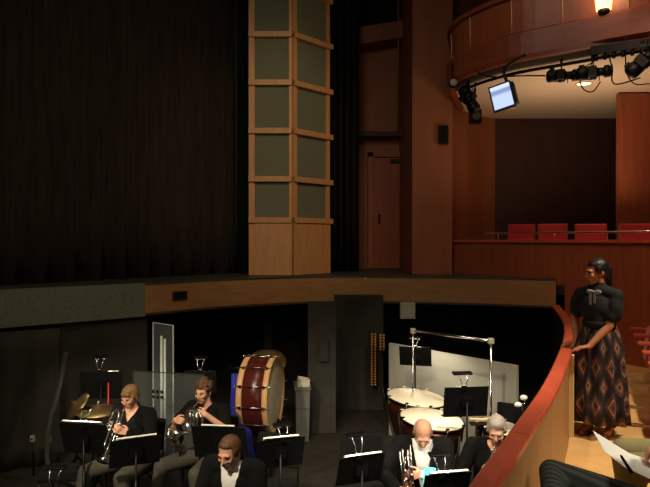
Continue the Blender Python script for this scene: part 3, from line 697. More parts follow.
# stands (yaw pi: the desk's back is towards the audience rail)
ms1 = music_stand(101, 371, 7.0, 42, PI+.05, .10, 'music stand farthest back at left, above the trumpeter')
sheets(ms1, 'narrow sheet of music on the stand behind the trumpeter', off=-.14, w_=.12, rise=.0)
clip_lamp(ms1, 'clip lamp on the stand farthest back at left', off=.02, power=1.0)
ms2 = music_stand(82, 424, 5.6, 52, PI-.15, .32, 'music stand at left with two bright sheets, beside the trumpeter')
sheets(ms2, 'bright sheets on the music stand left of the trumpeter', w_=.42, rise=.03)
clip_lamp(ms2, 'clip lamp with bare arms on the stand left of the trumpeter', off=-.02, power=1.2, hood=.08, h=.12)
ms3 = music_stand(136, 439, 5.3, 50, PI+.42, .42, 'music stand directly in front of the trumpeter in the black top')
sheets(ms3, 'bright sheets on the stand in front of the trumpeter', w_=.34, rise=.03)
ms4 = music_stand(218, 427, 5.35, 56, PI-.1, .36, 'music stand in front of the curly-haired horn player')
sheets(ms4, 'sheets on the stand in front of the horn player', w_=.3, rise=.02)
ms5 = music_stand(281, 439, 5.0, 50, PI+.3, .34, 'large empty-looking music stand in front of the bass drum')
sheets(ms5, 'sheets glowing at the top edge of the stand in front of the bass drum', w_=.30, rise=.025)
clip_lamp(ms5, 'clip lamp on the stand in front of the bass drum', off=-.02, power=.8, h=.09)
ms6 = music_stand(363, 456, 4.8, 50, PI+.35, .36, 'music stand left of the bald man, with a clip lamp on two bright arms')
sheets(ms6, 'sheets on the stand left of the bald man', w_=.32, rise=.02)
clip_lamp(ms6, 'clip lamp with two bright arms on the stand left of the bald man', off=.04, power=.9, h=.15)
ms7 = music_stand(467, 387, 5.7, 46, PI+.12, .16, 'tall black music stand in front of the middle timpani drum')
clip_lamp(ms7, 'clip lamp with a wide hood on the tall stand among the timpani', off=.03, power=3.2, h=.11, hood=.19)
ms8 = music_stand(415, 347, 7.4, 32, PI-.25, .38, 'small music stand tilted back before the white board wall')
clip_lamp(ms8, 'clip lamp shining on the white board wall', off=.0, power=5, h=.10)
ms9 = music_stand(200, 371, 7.2, 32, PI, .10, 'music stand behind the clear shield, above the horn player')
clip_lamp(ms9, 'clip lamp above the horn player behind the clear shield', off=.0, power=.8)
ms10 = music_stand(449, 474, 4.4, 50, PI+.2, .40, 'lowest music stand, at the bottom edge between the two older men')
sheets(ms10, 'sheets on the lowest music stand at the bottom edge', w_=.36, rise=.025)
clip_lamp(ms10, 'clip lamp on the lowest music stand between the two older men', off=.06, power=.7, h=.12)
ms11 = music_stand(53, 491, 4.6, 50, PI, .40, 'music stand in the bottom left corner, mostly below the picture')
clip_lamp(ms11, 'clip lamp in the bottom left corner of the picture', off=0, power=.5, h=.15)

# second lamp with two pale heads by the rail
t = tag(empty('gooseneck_lamp', (P(524, 410, 5.5).x, 5.5, 0)), 'gooseneck lamp with two round pale heads sticking up beside the rail', 'lamp')
MB().lathe([(0, 0), (.14, 0), (.14, .015), (.02, .03), (0, .03)], n=20).cone((0, 0, .02), (0, 0, 1.20), .010).build('pole', m_metal, t)
for (px, py) in ((518.5, 405), (524, 398)):
    q = P(px, py, 5.5); h_ = V((q.x-t.location.x, 0, q.z)); MB().tube(curve([(0, 0, 1.19), (0, 0, 1.24), h_*.55+V((.02, 0, 1.25*.45)), h_], 4), .011, 8).build('neck', m_chrome, t)
    MB().ball(h_, (.035, .03, .026)).build('head', m_shirt, t)
# cymbals
def cymbal(px, py, Y, wpx, tx, ty, label):
    p = P(px, py, Y); r = wpx/600*Y/2; t = tag(empty('cymbal', (p.x, p.y, 0)), label, 'cymbal', 'bronze cymbals on stands')
    R = M.Rotation(tx, 3, 'X') @ M.Rotation(ty, 3, 'Y')
    MB().lathe([(0, .045), (.03, .042), (.05, .02), (r*.6, .005), (r, -.02), (r, -.024), (r*.6, .0), (0, .03)], (0, 0, p.z), R, 40).build('plate', m_cymbal, t)
    MB().cone((0, 0, .3), (0, 0, p.z+.02), .010).build('pole', m_metal, t)
    MB().cone(R @ V((0, 0, .045))+V((0, 0, p.z)), R @ V((0, 0, .075))+V((0, 0, p.z)), .012).build('wing_nut', m_chrome, t)
    for k in range(3): MB().tube([(0, 0, .35), (.3*math.cos(k*2.1), .3*math.sin(k*2.1), .012)], .010, 6).build('leg', m_metal, t)
cymbal(76, 405, 6.7, 30, .55, -.65, 'bronze cymbal tilted up steeply, farthest left')
cymbal(98, 409, 6.2, 44, .03, .0, 'bronze cymbal lying almost flat left of the trumpeter')
cymbal(138, 409, 6.45, 34, .05, .02, 'bronze cymbal directly behind the trumpeter\'s head')
# acrylic shields
def shield(px0, px1, ytop, Y0, Y1, label, edge_w=.008, m_e=m_edge, name='sound_shield'):
    a, b = P(px0, ytop, Y0), P(px1, ytop, Y1); z = (a.z+b.z)/2; c = (a+b)/2; t = tag(empty(name, (c.x, c.y, 0), math.atan2(b.y-a.y, b.x-a.x)), label, 'shield', 'clear sound shields')
    L = (b.to_2d()-a.to_2d()).length
    MB().box((0, 0, z/2+.01), (L-.01, .008, z-.02)).build('clear_panel', m_acr, t)
    e = MB()
    for s in (-1, 1): e.box((s*L/2, 0, z/2), (edge_w, .014, z))
    e.box((0, 0, z), (L+edge_w, .014, edge_w)); e.build('edge', m_e, t)
    for s in (-1, 1): MB().box((s*(L/2-.06), 0, .012), (.04, .30, .024)).build('foot', m_metal, t)
    return t, L, z
shield(153, 173, 324, 7.45, 7.2, 'tall narrow clear shield with bright edges behind the trumpeter')
tt, L, z = shield(133, 204, 373, 6.95, 6.75, 'low wide clear shield between trumpeter and horn player', m_e=m_pillar)
for k in range(3):
    MB().box((-.18+k*.055, -.012, z-.22), (.035, .012, .035)).build('hinge', m_silver, tt)
    MB().box((-.18+k*.055, -.012, z-.28), (.035, .012, .03)).build('hinge', m_silver, tt)
for px, y0 in ((161.2, 336), (164.6, 339)):
    q = P(px, y0, 7.7); t = tag(empty('metal_pole', (q.x, 7.7, 0)), 'tall bright metal pole behind the narrow clear shield, %s of the pair' % ('left' if px < 162 else 'right'), 'pole', 'pair of bright poles')
    MB().cone((0, 0, .03), (0, 0, q.z), .015).build('tube', m_pole, t); MB().cone((0, 0, 0), (0, 0, .03), .09 if px < 162 else .015, n=16).build('base', m_metal, t)
# red edged frame behind the trumpeter
f1 = P(108, 383, 6.5); f2 = P(162, 419, 6.5)
t = tag(empty('percussion_rack', (0, 6.5, 0)), 'thin red edged rack frame behind the trumpeter', 'frame')
t.location.x = f1.x; dx = f2.x-f1.x
MB().tube([(0, 0, .0), (0, 0, f1.z)], .008, 6).build('tall_upright', m_redtape, t)
MB().tube([(0, 0, f2.z), (dx, 0, f2.z)], .008, 6).build('crossbar', m_redtape, t)
MB().tube([(dx, 0, f2.z), (dx, 0, 0)], .008, 6).build('short_upright', m_redtape, t)
# hose at left
q0 = P(62, 345, 7.55)
tag(MB().tube(curve([P(66, 352, 7.2), P(58, 390, 7.1), P(50, 420, 7.0), P(47, 445, 6.9), (-3.1, 6.8, .12), (-2.6, 6.6, .03), (-2.2, 6.5, .03)], 6), .03).build('hose', m_pillar), 'thick dark hose curving down the left pit wall to the floor', 'hose')
tag(MB().tube(curve([(-2.7, 4.4, .015), (-2.1, 4.9, .015), (-1.75, 5.2, .015), (-1.5, 5.9, .015)], 6), .010).build('red_cable', m_redtape), 'thin red cable on the pit floor at bottom left', 'cable')
for (x_, y_, h_, lab) in ((32, 433, .0, 'left'), (48, 434, .0, 'right')):
    q = P(x_, y_+10, 7.0); t = tag(empty('wall_socket', P(x_, y_+6, 7.25)), 'tiny pale socket low on the left pit drape, the %s one' % lab, 'socket', 'pale sockets')
    t.location = P(x_, y_+6, 6.98 if lab == 'left' else 6.98)
    MB().box((0, 0, 0), (.05, .03, .07)).build('plate', m_pale, t, bevel=.004); MB().box((0, -.018, 0), (.02, .008, .03)).build('outlet', m_metal, t)
    MB().cone((0, .02, -.02), (0, .02, -t.location.z), .012).build('conduit', m_metal, t)

# ================================================================== PEOPLE
def blob(name, prims, voxel, smooth, m, parent, carve=None, solid=0, slots=None, dist=None):
    b = MB()
    for p in prims:
        if p[0] == 'c':
            _, a, c, r1, r2 = p; a, c = V(a), V(c); b.cone(a, c, r1, r2, n=14); b.ball(a, r1, n=12); b.ball(c, r2, n=12)
        else:
            _, c, r = p[:3]; R = p[3] if len(p) > 3 else None; b.ball(c, r, R, n=18)
    me = bpy.data.meshes.new(name); me.from_pydata([tuple(v) for v in b.v], [], b.f); me.update()
    o = bpy.data.objects.new(name, me); COL.objects.link(o)
    r = o.modifiers.new('r', 'REMESH'); r.mode = 'VOXEL'; r.voxel_size = voxel; r.use_smooth_shade = True
    if smooth:
        s = o.modifiers.new('s', 'SMOOTH'); s.factor = .5; s.iterations = smooth
    dg = bpy.context.evaluated_depsgraph_get(); dg.update()
    nm = bpy.data.meshes.new_from_object(o.evaluated_get(dg)); o.modifiers.clear(); o.data = nm; nm.name = name
    bpy.data.meshes.remove(me)
    if carve:
        q = bmesh.new(); q.from_mesh(nm)
        bmesh.ops.delete(q, geom=[f for f in q.faces if carve(f.calc_center_median())], context='FACES')
        for _ in range(6):
            bv = [v for v in q.verts if v.is_boundary]
            nw = {v: sum((e.other_vert(v).co for e in v.link_edges if e.is_boundary), V((0, 0, 0)))/max(1, sum(e.is_boundary for e in v.link_edges)) for v in bv}
            for v in bv: v.co = (v.co+nw[v])/2
        q.to_mesh(nm); q.free()
    nm.materials.clear(); nm.materials.append(m)
    for p in nm.polygons: p.use_smooth = True
    if solid:
        md = o.modifiers.new('solid', 'SOLIDIFY'); md.thickness = solid; md.offset = 0
    o.parent = parent
    return o
def head_prims(H, R, k=1.0):
    T = lambda x, y, z: R @ V((x*k, y*k, z*k))+H
    e = lambda c, r, rr=None: ('e', T(*c), tuple(a*k for a in r), R if rr is None else R @ rr)
    pr = [e((0, .012, .030), (.074, .094, .088)), e((0, -.028, -.005), (.064, .066, .085)), e((0, -.040, -.060), (.048, .050, .048)),
          e((0, -.066, -.092), (.024, .022, .020)),
          e((0, -.082, .022), (.052, .018, .014)),                        # brow
          ('c', T(0, -.092, .012), T(0, -.112, -.026), .0085*k, .0135*k), e((-.012, -.100, -.030), (.009, .011, .008)), e((.012, -.100, -.030), (.009, .011, .008)),
          e((0, -.090, -.052), (.024, .012, .007)), e((0, -.088, -.064), (.021, .012, .008)),
          e((-.036, -.070, -.022), (.024, .022, .022)), e((.036, -.070, -.022), (.024, .022, .022))]
    for s in (-1, 1): pr += [e((s*.076, .010, -.005), (.010, .019, .032)), e((s*.071, .004, -.02), (.010, .012, .016))]
    return pr, T
def hand_prims(W, d, n, side, curl=.5, k=1.0, spread=.12):
    """wrist W, d towards the fingers, n palm normal (fingers curl to n); side +1 puts the thumb on d x n"""
    d = d.normalized(); n = (n-d*n.dot(d)).normalized(); s = d.cross(n)*side; pr = []
    pc = W+d*.045*k
    for i in range(4):
        off = (.030-.020*i)*k; ln = (.072, .080, .075, .060)[i]*k; r = (.0088, .009, .0086, .0078)[i]*k
        kn = W+d*(.088-.004*abs(i-1))*k+s*off
        pr.append(('c', W+s*off*.55+d*.01*k, kn, .014*k, .0115*k))
        a = 0; p = kn; fd = (d+s*spread*(1.5-i)/2).normalized()
        for seg, f in enumerate((.45, .31, .24)):
            a += curl*(.55, .8, .6)[seg]; dr = fd*math.cos(a)+n*math.sin(a); q = p+dr*ln*f
            pr.append(('c', p, q, r*(1-.08*seg), r*(1-.08*(seg+1)))); p = q
    t0 = W+s*.022*k+d*.018*k; t1 = t0+(s*.8+d*.62+n*.25).normalized()*.040*k; t2 = t1+(d*.9+s*.25+n*.5).normalized()*.032*k; t3 = t2+(d*.85-s*.1+n*.6).normalized()*.026*k
    pr += [('c', t0, t1, .0155*k, .0115*k), ('c', t1, t2, .0112*k, .0098*k), ('c', t2, t3, .0098*k, .0085*k)]
    return pr
def ik(a, b, l1, l2, hint):
    d = b-a; L = min(d.length, (l1+l2)*.995); dn = d.normalized(); x = (l1*l1-l2*l2+L*L)/(2*L); h = math.sqrt(max(l1*l1-x*x, 1e-6))
    hh = (hint-dn*hint.dot(dn)).normalized(); return a+dn*x+hh*h, a+dn*L
def person(label, loc, yaw, J, skin=m_skin, hair=m_hairb, top='knit', legs_m=m_suit, hair_style='short', hpitch=0, hyaw=0, hroll=0, hands=None, curl=.8, k=1.0, group=None, shoe=m_shoe, lt=1.0, hline=.056, slv=.72, detail=.0065):
    """J: local joints, facing -y. J[side] sides 'R' at -x and 'L' at +x"""
    t = tag(empty('person', loc, yaw), label, 'person', group)
    g = lambda n: V(J[n])
    Rh = M.Rotation(hyaw, 3, 'Z') @ M.Rotation(hpitch, 3, 'X') @ M.Rotation(hroll, 3, 'Y')
    body = []
    Pv, Ch, Nk, H = g('pelvis'), g('chest'), g('neck'), g('head')
    hp, T = head_prims(H, Rh, k)
    body += hp
    sp = Nk-Pv
    body += [('c', Nk-V((0, 0, .02)), T(0, .015, -.055), .056*k, .050*k)]
    sw = (g('shR')-g('shL')).length/2
    body += [('c', Pv, Ch, .115, .120), ('e', Pv, (.165, .115, .12)), ('e', Ch, (sw*.92, .115, .15)), ('c', g('shR')*.9+Nk*.1, g('shL')*.9+Nk*.1, .05, .05)]
    arms = {}
    for s in 'RL':
        sg = -1 if s == 'R' else 1
        wr = g('wr'+s); el, wr = ik(g('sh'+s), wr, .285*k, .255*k, V(J.get('hint'+s, (sg*.7, .35, -.7))))
        arms[s] = (g('sh'+s), el, wr)
        body += [('c', g('sh'+s), el, .047, .039), ('c', el, wr, .038, .025)]
        hd = (hands or {}).get(s, (wr-el, V((0, 0, -1)) if abs((wr-el).normalized().z) < .8 else V((-sg, 0, 0)), sg, curl))
        body += hand_prims(wr, V(hd[0]), V(hd[1]), hd[2], hd[3], .96*k)
        body += [('c', g('hip'+s), g('kn'+s), .082*lt, .056*lt), ('c', g('kn'+s), g('an'+s), .054*lt, .036), ('c', g('an'+s), g('to'+s), .036, .028)]
    b = blob('body', body, detail, 2, skin, t)
    for s in (-1, 1):
        MB().ball(T(s*.030, -.0885, .004), (.0095*k, .006*k, .0042*k), Rh, 10).build('eye', m_eye, t)
        MB().ball(T(s*.031, -.0945, .026), (.018*k, .006*k, .0035*k), Rh, 8).build('eyebrow', hair, t)
    MB().ball(T(0, -.0985, -.058), (.020*k, .007*k, .0065*k), Rh, 10).build('lips', m_lip, t)
    # hair
    e = lambda c, r: ('e', T(*c), tuple(a*k for a in r), Rh)
    if hair_style in ('short', 'curly', 'fringe', 'pulled'):
        hpm = [e((0, .018, .040), (.0805, .098, .085)), e((0, .058, -.005), (.072, .056, .072))]
        if hair_style != 'pulled': hpm += [e((0, -.022, .080), (.058, .052, .034))]
        for s in (-1, 1): hpm += [e((s*.066, .005, .022), (.018, .050, .045))]
        if hair_style == 'fringe': hpm += [e((.01, -.080, .070), (.055, .022, .028))]
        if hair_style == 'curly':
            rr = random.Random(4)
            for _ in range(60):
                a, u = rr.uniform(0, 2*PI), rr.uniform(-.1, 1); c = (.082*math.cos(a)*math.sqrt(1-u*u*.9), .02+.098*math.sin(a)*math.sqrt(1-u*u*.9), .045+.092*u)
                if c[1] < -.05 and c[2] < .07: continue
                hpm.append(e(c, (.019, .019, .017)))
        if hair_style == 'pulled':
            hpm += [e((0, .112, .01), (.030, .030, .030)), ('c', T(0, .108, .0), T(.0, .100, -.08), .032, .030), ('c', T(0, .100, -.08), T(0, .100, -.16), .030, .016)]
        ic = lambda c: False
        inv = Rh.transposed()
        def carve(c):
            q = inv @ (c-H)/k
            return (q.y < -.045 and q.z < (.066 if hair_style == 'pulled' else hline) and abs(q.x) < .066) or (q.z < -.012 and q.y < .02 and hair_style != 'pulled')
        blob('hair', hpm, .006, 3, hair, t, carve, .004)
    elif hair_style == 'balding':
        inv = Rh.transposed()
        hpm = [e((0, .022, .018), (.081, .098, .075)), e((0, .060, -.01), (.072, .056, .07))]
        def carve(c):
            q = inv @ (c-H)/k; return q.z > .055 or q.y < -.005 or q.z < -.065
        blob('hair_fringe', hpm, .006, 2, hair, t, carve, .004)
    elif hair_style == 'receding':
        inv = Rh.transposed()
        hpm = [e((0, .024, .044), (.081, .096, .084)), e((0, .060, -.005), (.074, .058, .075))]
        def carve(c):
            q = inv @ (c-H)/k; return (q.y < -.020 and q.z > .02 and abs(q.x) < .055) or q.y < -.050 or (q.z < -.03 and q.y < .02)
        blob('hair', hpm, .006, 2, hair, t, carve, .004)
    # clothing
    cl = lambda a: [('c', Pv, Ch, .130+a, .134+a), ('e', Pv, (.178+a, .130+a, .12)), ('e', Ch, (sw*.92+.018+a, .130+a, .165)), ('c', g('shR')*.9+Nk*.1, g('shL')*.9+Nk*.1, .062+a, .062+a), ('c', Nk-V((0, 0, .04)), Nk+V((0, 0, .0)), .075+a, .062+a)]
    zN = Nk.z; fy = lambda z: Pv.y+(Ch.y-Pv.y)*max(0, min(1.3, (z-Pv.z)/(Ch.z-Pv.z)))
    sleeves = []
    for s in 'RL':
        a, el, wr = arms[s]; sleeves += [('c', a, el, .066, .056), ('c', el, el+(wr-el)*.93, .055, .040)]
    if top == 'knit':
        blob('sweater', cl(.0)+sleeves, .009, 3, m_knit, t, lambda c: c.y < fy(c.z)-.02 and c.z > zN-.13+abs(c.x-Nk.x)*1.5 and abs(c.x-Nk.x) < .075, .008)
    elif top == 'tee':
        sl = []
        for s in 'RL': a, el, wr = arms[s]; sl += [('c', a, a+(el-a)*slv, .068, .062)]
        blob('shirt', cl(.0)+sl, .009, 3, m_knit, t, lambda c: c.y < fy(c.z)-.02 and c.z > zN-.07+abs(c.x-Nk.x)*1.2 and abs(c.x-Nk.x) < .07, .008)
    elif top == 'suit':
        blob('white_shirt', cl(-.006)+[('c', Nk-V((0, 0, .02)), Nk+V((0, -.005, .035)), .064, .058)], .009, 3, m_shirt, t, None)
        vz = Ch.z-.24
        blob('jacket', cl(.010)+[(p[0], p[1], p[2], p[3]+.006, p[4]+.006) for p in sleeves], .010, 3, m_suit, t,
             lambda c: (c.y < fy(c.z)-.03 and c.z > vz and abs(c.x-Nk.x) < .010+(c.z-vz)*.19) or c.z > zN+.035, .012)
        for s in 'RL': a, el, wr = arms[s]; blob('shirt_cuff', [('c', el+(wr-el)*.90, el+(wr-el)*.97, .038, .036)], .008, 1, m_shirt, t)
    if legs_m:
        tr = [('e', Pv, (.172, .130, .135))]
        for s in 'RL': tr += [('c', g('hip'+s), g('kn'+s), .100*lt, .074*lt), ('c', g('kn'+s), g('an'+s)+V((0, 0, .01)), .072*lt, .056)]
        blob('trousers', tr, .010, 3, legs_m, t)
    for s in 'RL':
        a, b_ = g('an'+s), g('to'+s); d = (b_-a); d.z = 0; d.normalize()
        blob('shoe', [('e', a+V((0, 0, -.03))-d*.01, (.040, .042, .05)), ('c', V((a.x, a.y, a.z-.045)), V((b_.x, b_.y, a.z-.05)), .040, .034)], .008, 2, shoe, t)
    t['_arms'] = 0; del t['_arms']
    return t, arms
def seated(lean=0, wR=(-.10, -.40, .95), wL=(.10, -.40, .95), kw=.16, feet=.42, head=(0, -.05, 1.215), z=.0, side=0, **kw2):
    J = dict(pelvis=(0, 0, .57), chest=(side*.5, -lean*.6, .92), neck=(side, -lean, 1.085), head=(head[0]+side, head[1]-lean, head[2]),
             shR=(-.19+side, -lean*.95, 1.035), shL=(.19+side, -lean*.95, 1.035), wrR=wR, wrL=wL, hipR=(-.10, -.02, .55), hipL=(.10, -.02, .55),
             knR=(-kw, -.44, .535), knL=(kw, -.44, .535), anR=(-kw-.02, -feet, .095), anL=(kw+.02, -feet, .095), toR=(-kw-.04, -feet-.14, .045), toL=(kw+.04, -feet-.14, .045))
    J.update(kw2); return J
def world(t, p): return M.Translation(t.location) @ M.Rotation(t.rotation_euler.z, 4, 'Z') @ V(p)
def at_head(px, ytop, Y, k=1.0): p = P(px, ytop, Y); return (p.x, p.y, 0), p.z

# trumpeter in black top
def trumpet(mouth, d, up, label, parent_rot=None):
    """real trumpet built along +x from the mouthpiece"""
    t = empty('trumpet', mouth); t.rotation_euler = M((V(d).normalized(), V(up).cross(V(d)).normalized(), V(d).cross(V(up).cross(V(d))).normalized())).transposed().to_euler()
    tag(t, label, 'trumpet')
    X = lambda *a: V(a)
    MB().tube([X(0, 0, 0), X(.02, 0, 0), X(.08, 0, 0)], [.013, .006, .006]).build('mouthpiece', m_silver, t)
    MB().tube(curve([X(.08, 0, 0), X(.42, 0, 0), X(.46, 0, -.03), X(.46, 0, -.07), X(.42, 0, -.10), X(.20, 0, -.10)], 5), .0065).build('lead_pipe', m_silver, t)
    MB().tube(curve([X(.20, .03, -.10), X(.10, .03, -.10), X(.06, .03, -.07), X(.06, .03, -.03), X(.10, .03, .0), X(.30, .03, .0)], 5), .0075).build('tubing', m_silver, t)
    MB().tube([X(.30, .03, 0), X(.42, .03, 0), X(.48, .03, 0), X(.52, .03, 0), X(.545, .03, 0)], [.008, .013, .024, .042, .062], 20).build('bell', m_silver, t)
    for i in range(3):
        x = .20+i*.032; MB().cone(X(x, .015, -.13), X(x, .015, .03), .013).cone(X(x, .015, .03), X(x, .015, .055), .004).cone(X(x, .015, .055), X(x, .015, .06), .009).build('valve', m_silver, t)
    return t
def place_inst(pt, local, locald, localup):
    Wm = M.Translation(pt.location) @ M.Rotation(pt.rotation_euler.z, 4, 'Z'); R = Wm.to_3x3()
    return Wm @ V(local), R @ V(locald), R @ V(localup)

# 1
loc1 = P(137, 300, 6.05); yaw1 = -.38
J = seated(lean=.05, wR=(-.085, -.40, .98), wL=(.03, -.36, .93), head=(0, -.06, 1.205), kw=.17, anR=(-.30, -.50, .095), toR=(-.34, -.63, .045), knR=(-.27, -.42, .53))
Hd = V(J['head']); pit = .28
mo_ = Hd+M.Rotation(.08, 3, 'Z') @ (M.Rotation(pit, 3, 'X') @ V((0, -.112, -.060)))
td = V((.20, -.68, -.68)).normalized()
J['wrR'] = mo_+td*.24+V((-.07, .05, -.01)); J['wrL'] = mo_+td*.24+V((.09, .06, -.03))
hands = {'R': (V((.55, -.5, .25)), V((.6, .6, -.3)), 1, 1.0), 'L': (V((-.6, -.4, .25)), V((-.6, .6, -.3)), -1, 1.0)}
pr1, _ = person('person with short light brown hair and black top playing a trumpet', (loc1.x, loc1.y, 0), yaw1, J, hair=m_hairl, legs_m=m_grey, hair_style='fringe', hpitch=pit, hyaw=.08, k=.93, hands=hands)
trumpet(*place_inst(pr1, mo_, td, (-.2, .75, .6)), 'silver trumpet held down by the musician with light brown hair')
chair(134, 6.10, yaw1, 'black chair under the trumpeter')
# 2
loc2 = P(209, 300, 6.15); yaw2 = -.42
J = seated(lean=.02, head=(-.02, -.05, 1.215), kw=.17, knR=(-.27, -.42, .54), anR=(-.36, -.42, .095), toR=(-.42, -.55, .045), knL=(.16, -.45, .535))
Hd = V(J['head']); mo_ = Hd+M.Rotation(.05, 3, 'Z') @ (M.Rotation(.12, 3, 'X') @ V((0, -.112, -.060)))
J['wrR'] = mo_+V((-.16, -.15, -.16)); J['wrL'] = mo_+V((.20, -.14, -.07))
hands = {'R': (V((.7, -.3, .1)), V((.2, .8, -.4)), 1, 1.1), 'L': (V((-.6, -.4, .2)), V((-.4, .6, -.3)), -1, 1.1)}
pr2, _ = person('person with curly brown hair in short black sleeves playing a horn', (loc2.x, loc2.y, 0), yaw2, J, hair=m_hairb, top='tee', legs_m=m_grey, hair_style='curly', hpitch=.12, hyaw=.05, k=.94, hands=hands)
chair(209, 6.20, yaw2, 'black chair under the horn player')
mth, dd, uu = place_inst(pr2, mo_, (0, -1, 0), (0, 0, 1))
hn = tag(empty('horn', mth, yaw2), 'silver coiled horn held by the curly-haired musician', 'horn')
# local: mouth at origin, forward -y
MB().tube([(0, 0, 0), (.01, -.03, -.01), (.03, -.12, -.03), (.08, -.20, -.03)], [.012, .006, .007, .008]).build('mouthpiece', m_silver, hn)
cc_ = V((.11, -.22, -.11)); Rn = M.Rotation(-.25, 3, 'Z')
for k, (r, o_) in enumerate(((.125, 0), (.105, .022), (.085, -.02))):
    MB().tube([cc_+Rn @ V((r*math.cos(a), o_, r*.9*math.sin(a))) for a in [2*PI*i/28 for i in range(28)]], .0085, 8, closed=True).build('coil', m_silver, hn)
for i in range(3): MB().cone(cc_+V((-.04+i*.04, .0, -.07)), cc_+V((-.04+i*.04, .0, .09)), .014).build('valve', m_silver, hn)
MB().tube(curve([cc_+V((.0, 0, -.115)), cc_+V((-.08, .02, -.14)), cc_+V((-.15, .03, -.155)), cc_+V((-.21, .03, -.17)), cc_+V((-.235, .03, -.178))], 4), [.012+.0006*i+.10*(i/16)**5 for i in range(17)], 24).build('bell', m_silver, hn)
# 3 front man in suit
loc3 = P(238, 300, 4.62); yaw3 = -.30
J = seated(lean=.08, head=(0, -.07, 1.175), wR=(-.12, -.36, .68), wL=(.12, -.36, .68))
pr3, _ = person('man in black suit and white shirt at bottom centre, looking down', (loc3.x, loc3.y, 0), yaw3, J, hair=m_hairb, top='suit', hair_style='short', hpitch=.30, hyaw=-.10, k=.97, hline=.078)
chair(231, 4.68, yaw3, 'black chair under the man in the suit at bottom centre')
# 4 bald man
loc4 = P(422, 300, 5.12); yaw4 = -.12
J = seated(lean=.10, head=(0, -.10, 1.175), wR=(-.20, -.34, .74), wL=(-.02, -.38, .90))
hands = {'R': (V((.3, -.8, .0)), V((.8, .3, 0)), 1, 1.1), 'L': (V((-.7, -.5, .1)), V((-.3, .8, 0)), -1, 1.1)}
pr4, _ = person('bald man in black jacket and white shirt, head bowed over a woodwind', (loc4.x, loc4.y, 0), yaw4, J, hair=m_hairg, top='suit', hair_style='balding', hpitch=.62, hyaw=.0, k=.95, hands=hands)
chair(422, 5.18, yaw4, 'black chair under the bald man')
bq = P(403, 448, 4.74); bb = P(408, 500, 4.70)
bs = tag(empty('bassoon', bb), 'dark wooden bassoon with bright silver keys held by the bald man', 'bassoon')
ax = (bq-bb); A0 = V((0, 0, 0))
MB().cone(A0-ax*.5, ax*.55, .022, .018).cone(A0-ax*.5+V((.045, 0, 0)), ax*.96+V((.045, 0, 0)), .022, .016).build('body', m_bassoon, bs)
MB().cone(ax*.0, ax*.25, .024).cone(V((.045, 0, 0)), ax*.22+V((.045, 0, 0)), .0245).build('lower_joint', m_gold, bs)
for dx_, a_, b_ in ((-.03, .2, .95), (-.008, .25, 1.0), (.03, .2, .97), (.056, .3, 1.08)):
    MB().cone(ax*a_+V((dx_, -.024, 0)), ax*b_+V((dx_, -.024, 0)), .006).build('key_rod', m_silver, bs)
for k in range(8): MB().ball(ax*(.25+.08*k)+V((.045*(k % 2), -.028, 0)), (.013, .007, .013), n=10).build('key', m_silver, bs)
MB().tube(curve([ax*.55, ax*.62+V((.0, .02, 0)), ax*.75+V((.02, .06, 0)), ax*.80+V((.07, .12, 0))], 5), .005).build('crook', m_silver, bs)
o = MB().box((0, 0, 0), (.085, .006, .20), M.Rotation(.12, 3, 'Y')).build('page', m_cyan); cy = tag(empty('folder', P(429, 481, 4.55)), 'bright cyan card on the lap of the bald man', 'card'); o.parent = cy
# 5 grey man
loc5 = P(497, 300, 5.05); yaw5 = -.28
J = seated(lean=.06, head=(0, -.09, 1.205))
Hd = V(J['head']); mo_ = Hd+M.Rotation(-.15, 3, 'Z') @ (M.Rotation(.42, 3, 'X') @ V((0, -.112, -.060)))
td5 = V((-.30, -.40, -.85)).normalized()
J['wrR'] = mo_+td5*.42+V((-.06, .05, 0)); J['wrL'] = mo_+td5*.22+V((.08, .06, -.02))
hands = {'R': (V((.6, -.4, .2)), V((.5, .6, 0)), 1, 1.1), 'L': (V((-.7, -.3, .2)), V((-.5, .6, 0)), -1, 1.1)}
pr5, _ = person('grey-haired man in black beside the rail, playing a slim silver instrument', (loc5.x, loc5.y, 0), yaw5, J, hair=m_hairg, top='knit', hair_style='short', k=.94, hpitch=.36, hyaw=-.05, hands=hands)
chair(498, 5.16, yaw5, 'black chair under the grey-haired man by the rail')
a_, d_, u_ = place_inst(pr5, mo_, td5, (0, 0, 1))
fl = tag(empty('silver_woodwind', a_), 'slim silver wind instrument pointing down from the grey-haired man', 'wind instrument')
MB().cone((0, 0, 0), d_*.06, .006, .010).build('mouthpiece', m_silver, fl)
MB().cone(d_*.06, d_*.52, .012, .013).tube([d_*.52, d_*.57, d_*.60], [.013, .020, .034], 16).build('tube', m_silver, fl)
for k in range(7): MB().ball(d_*(.14+.05*k)+V((0, -.014, 0)), (.010, .006, .010), n=8).build('key', m_silver, fl)
# empty chairs seen behind stands
chair(272, 5.55, -.2, 'empty black chair behind the large stand in front of the bass drum')
chair(357, 5.55, -.25, 'empty black chair behind the stand left of the bald man')
chair(512, 6.6, -.5, 'empty black chair beyond the grey-haired man, against the rail')
chair(66, 5.95, .1, 'empty black chair beside the cymbals at left')
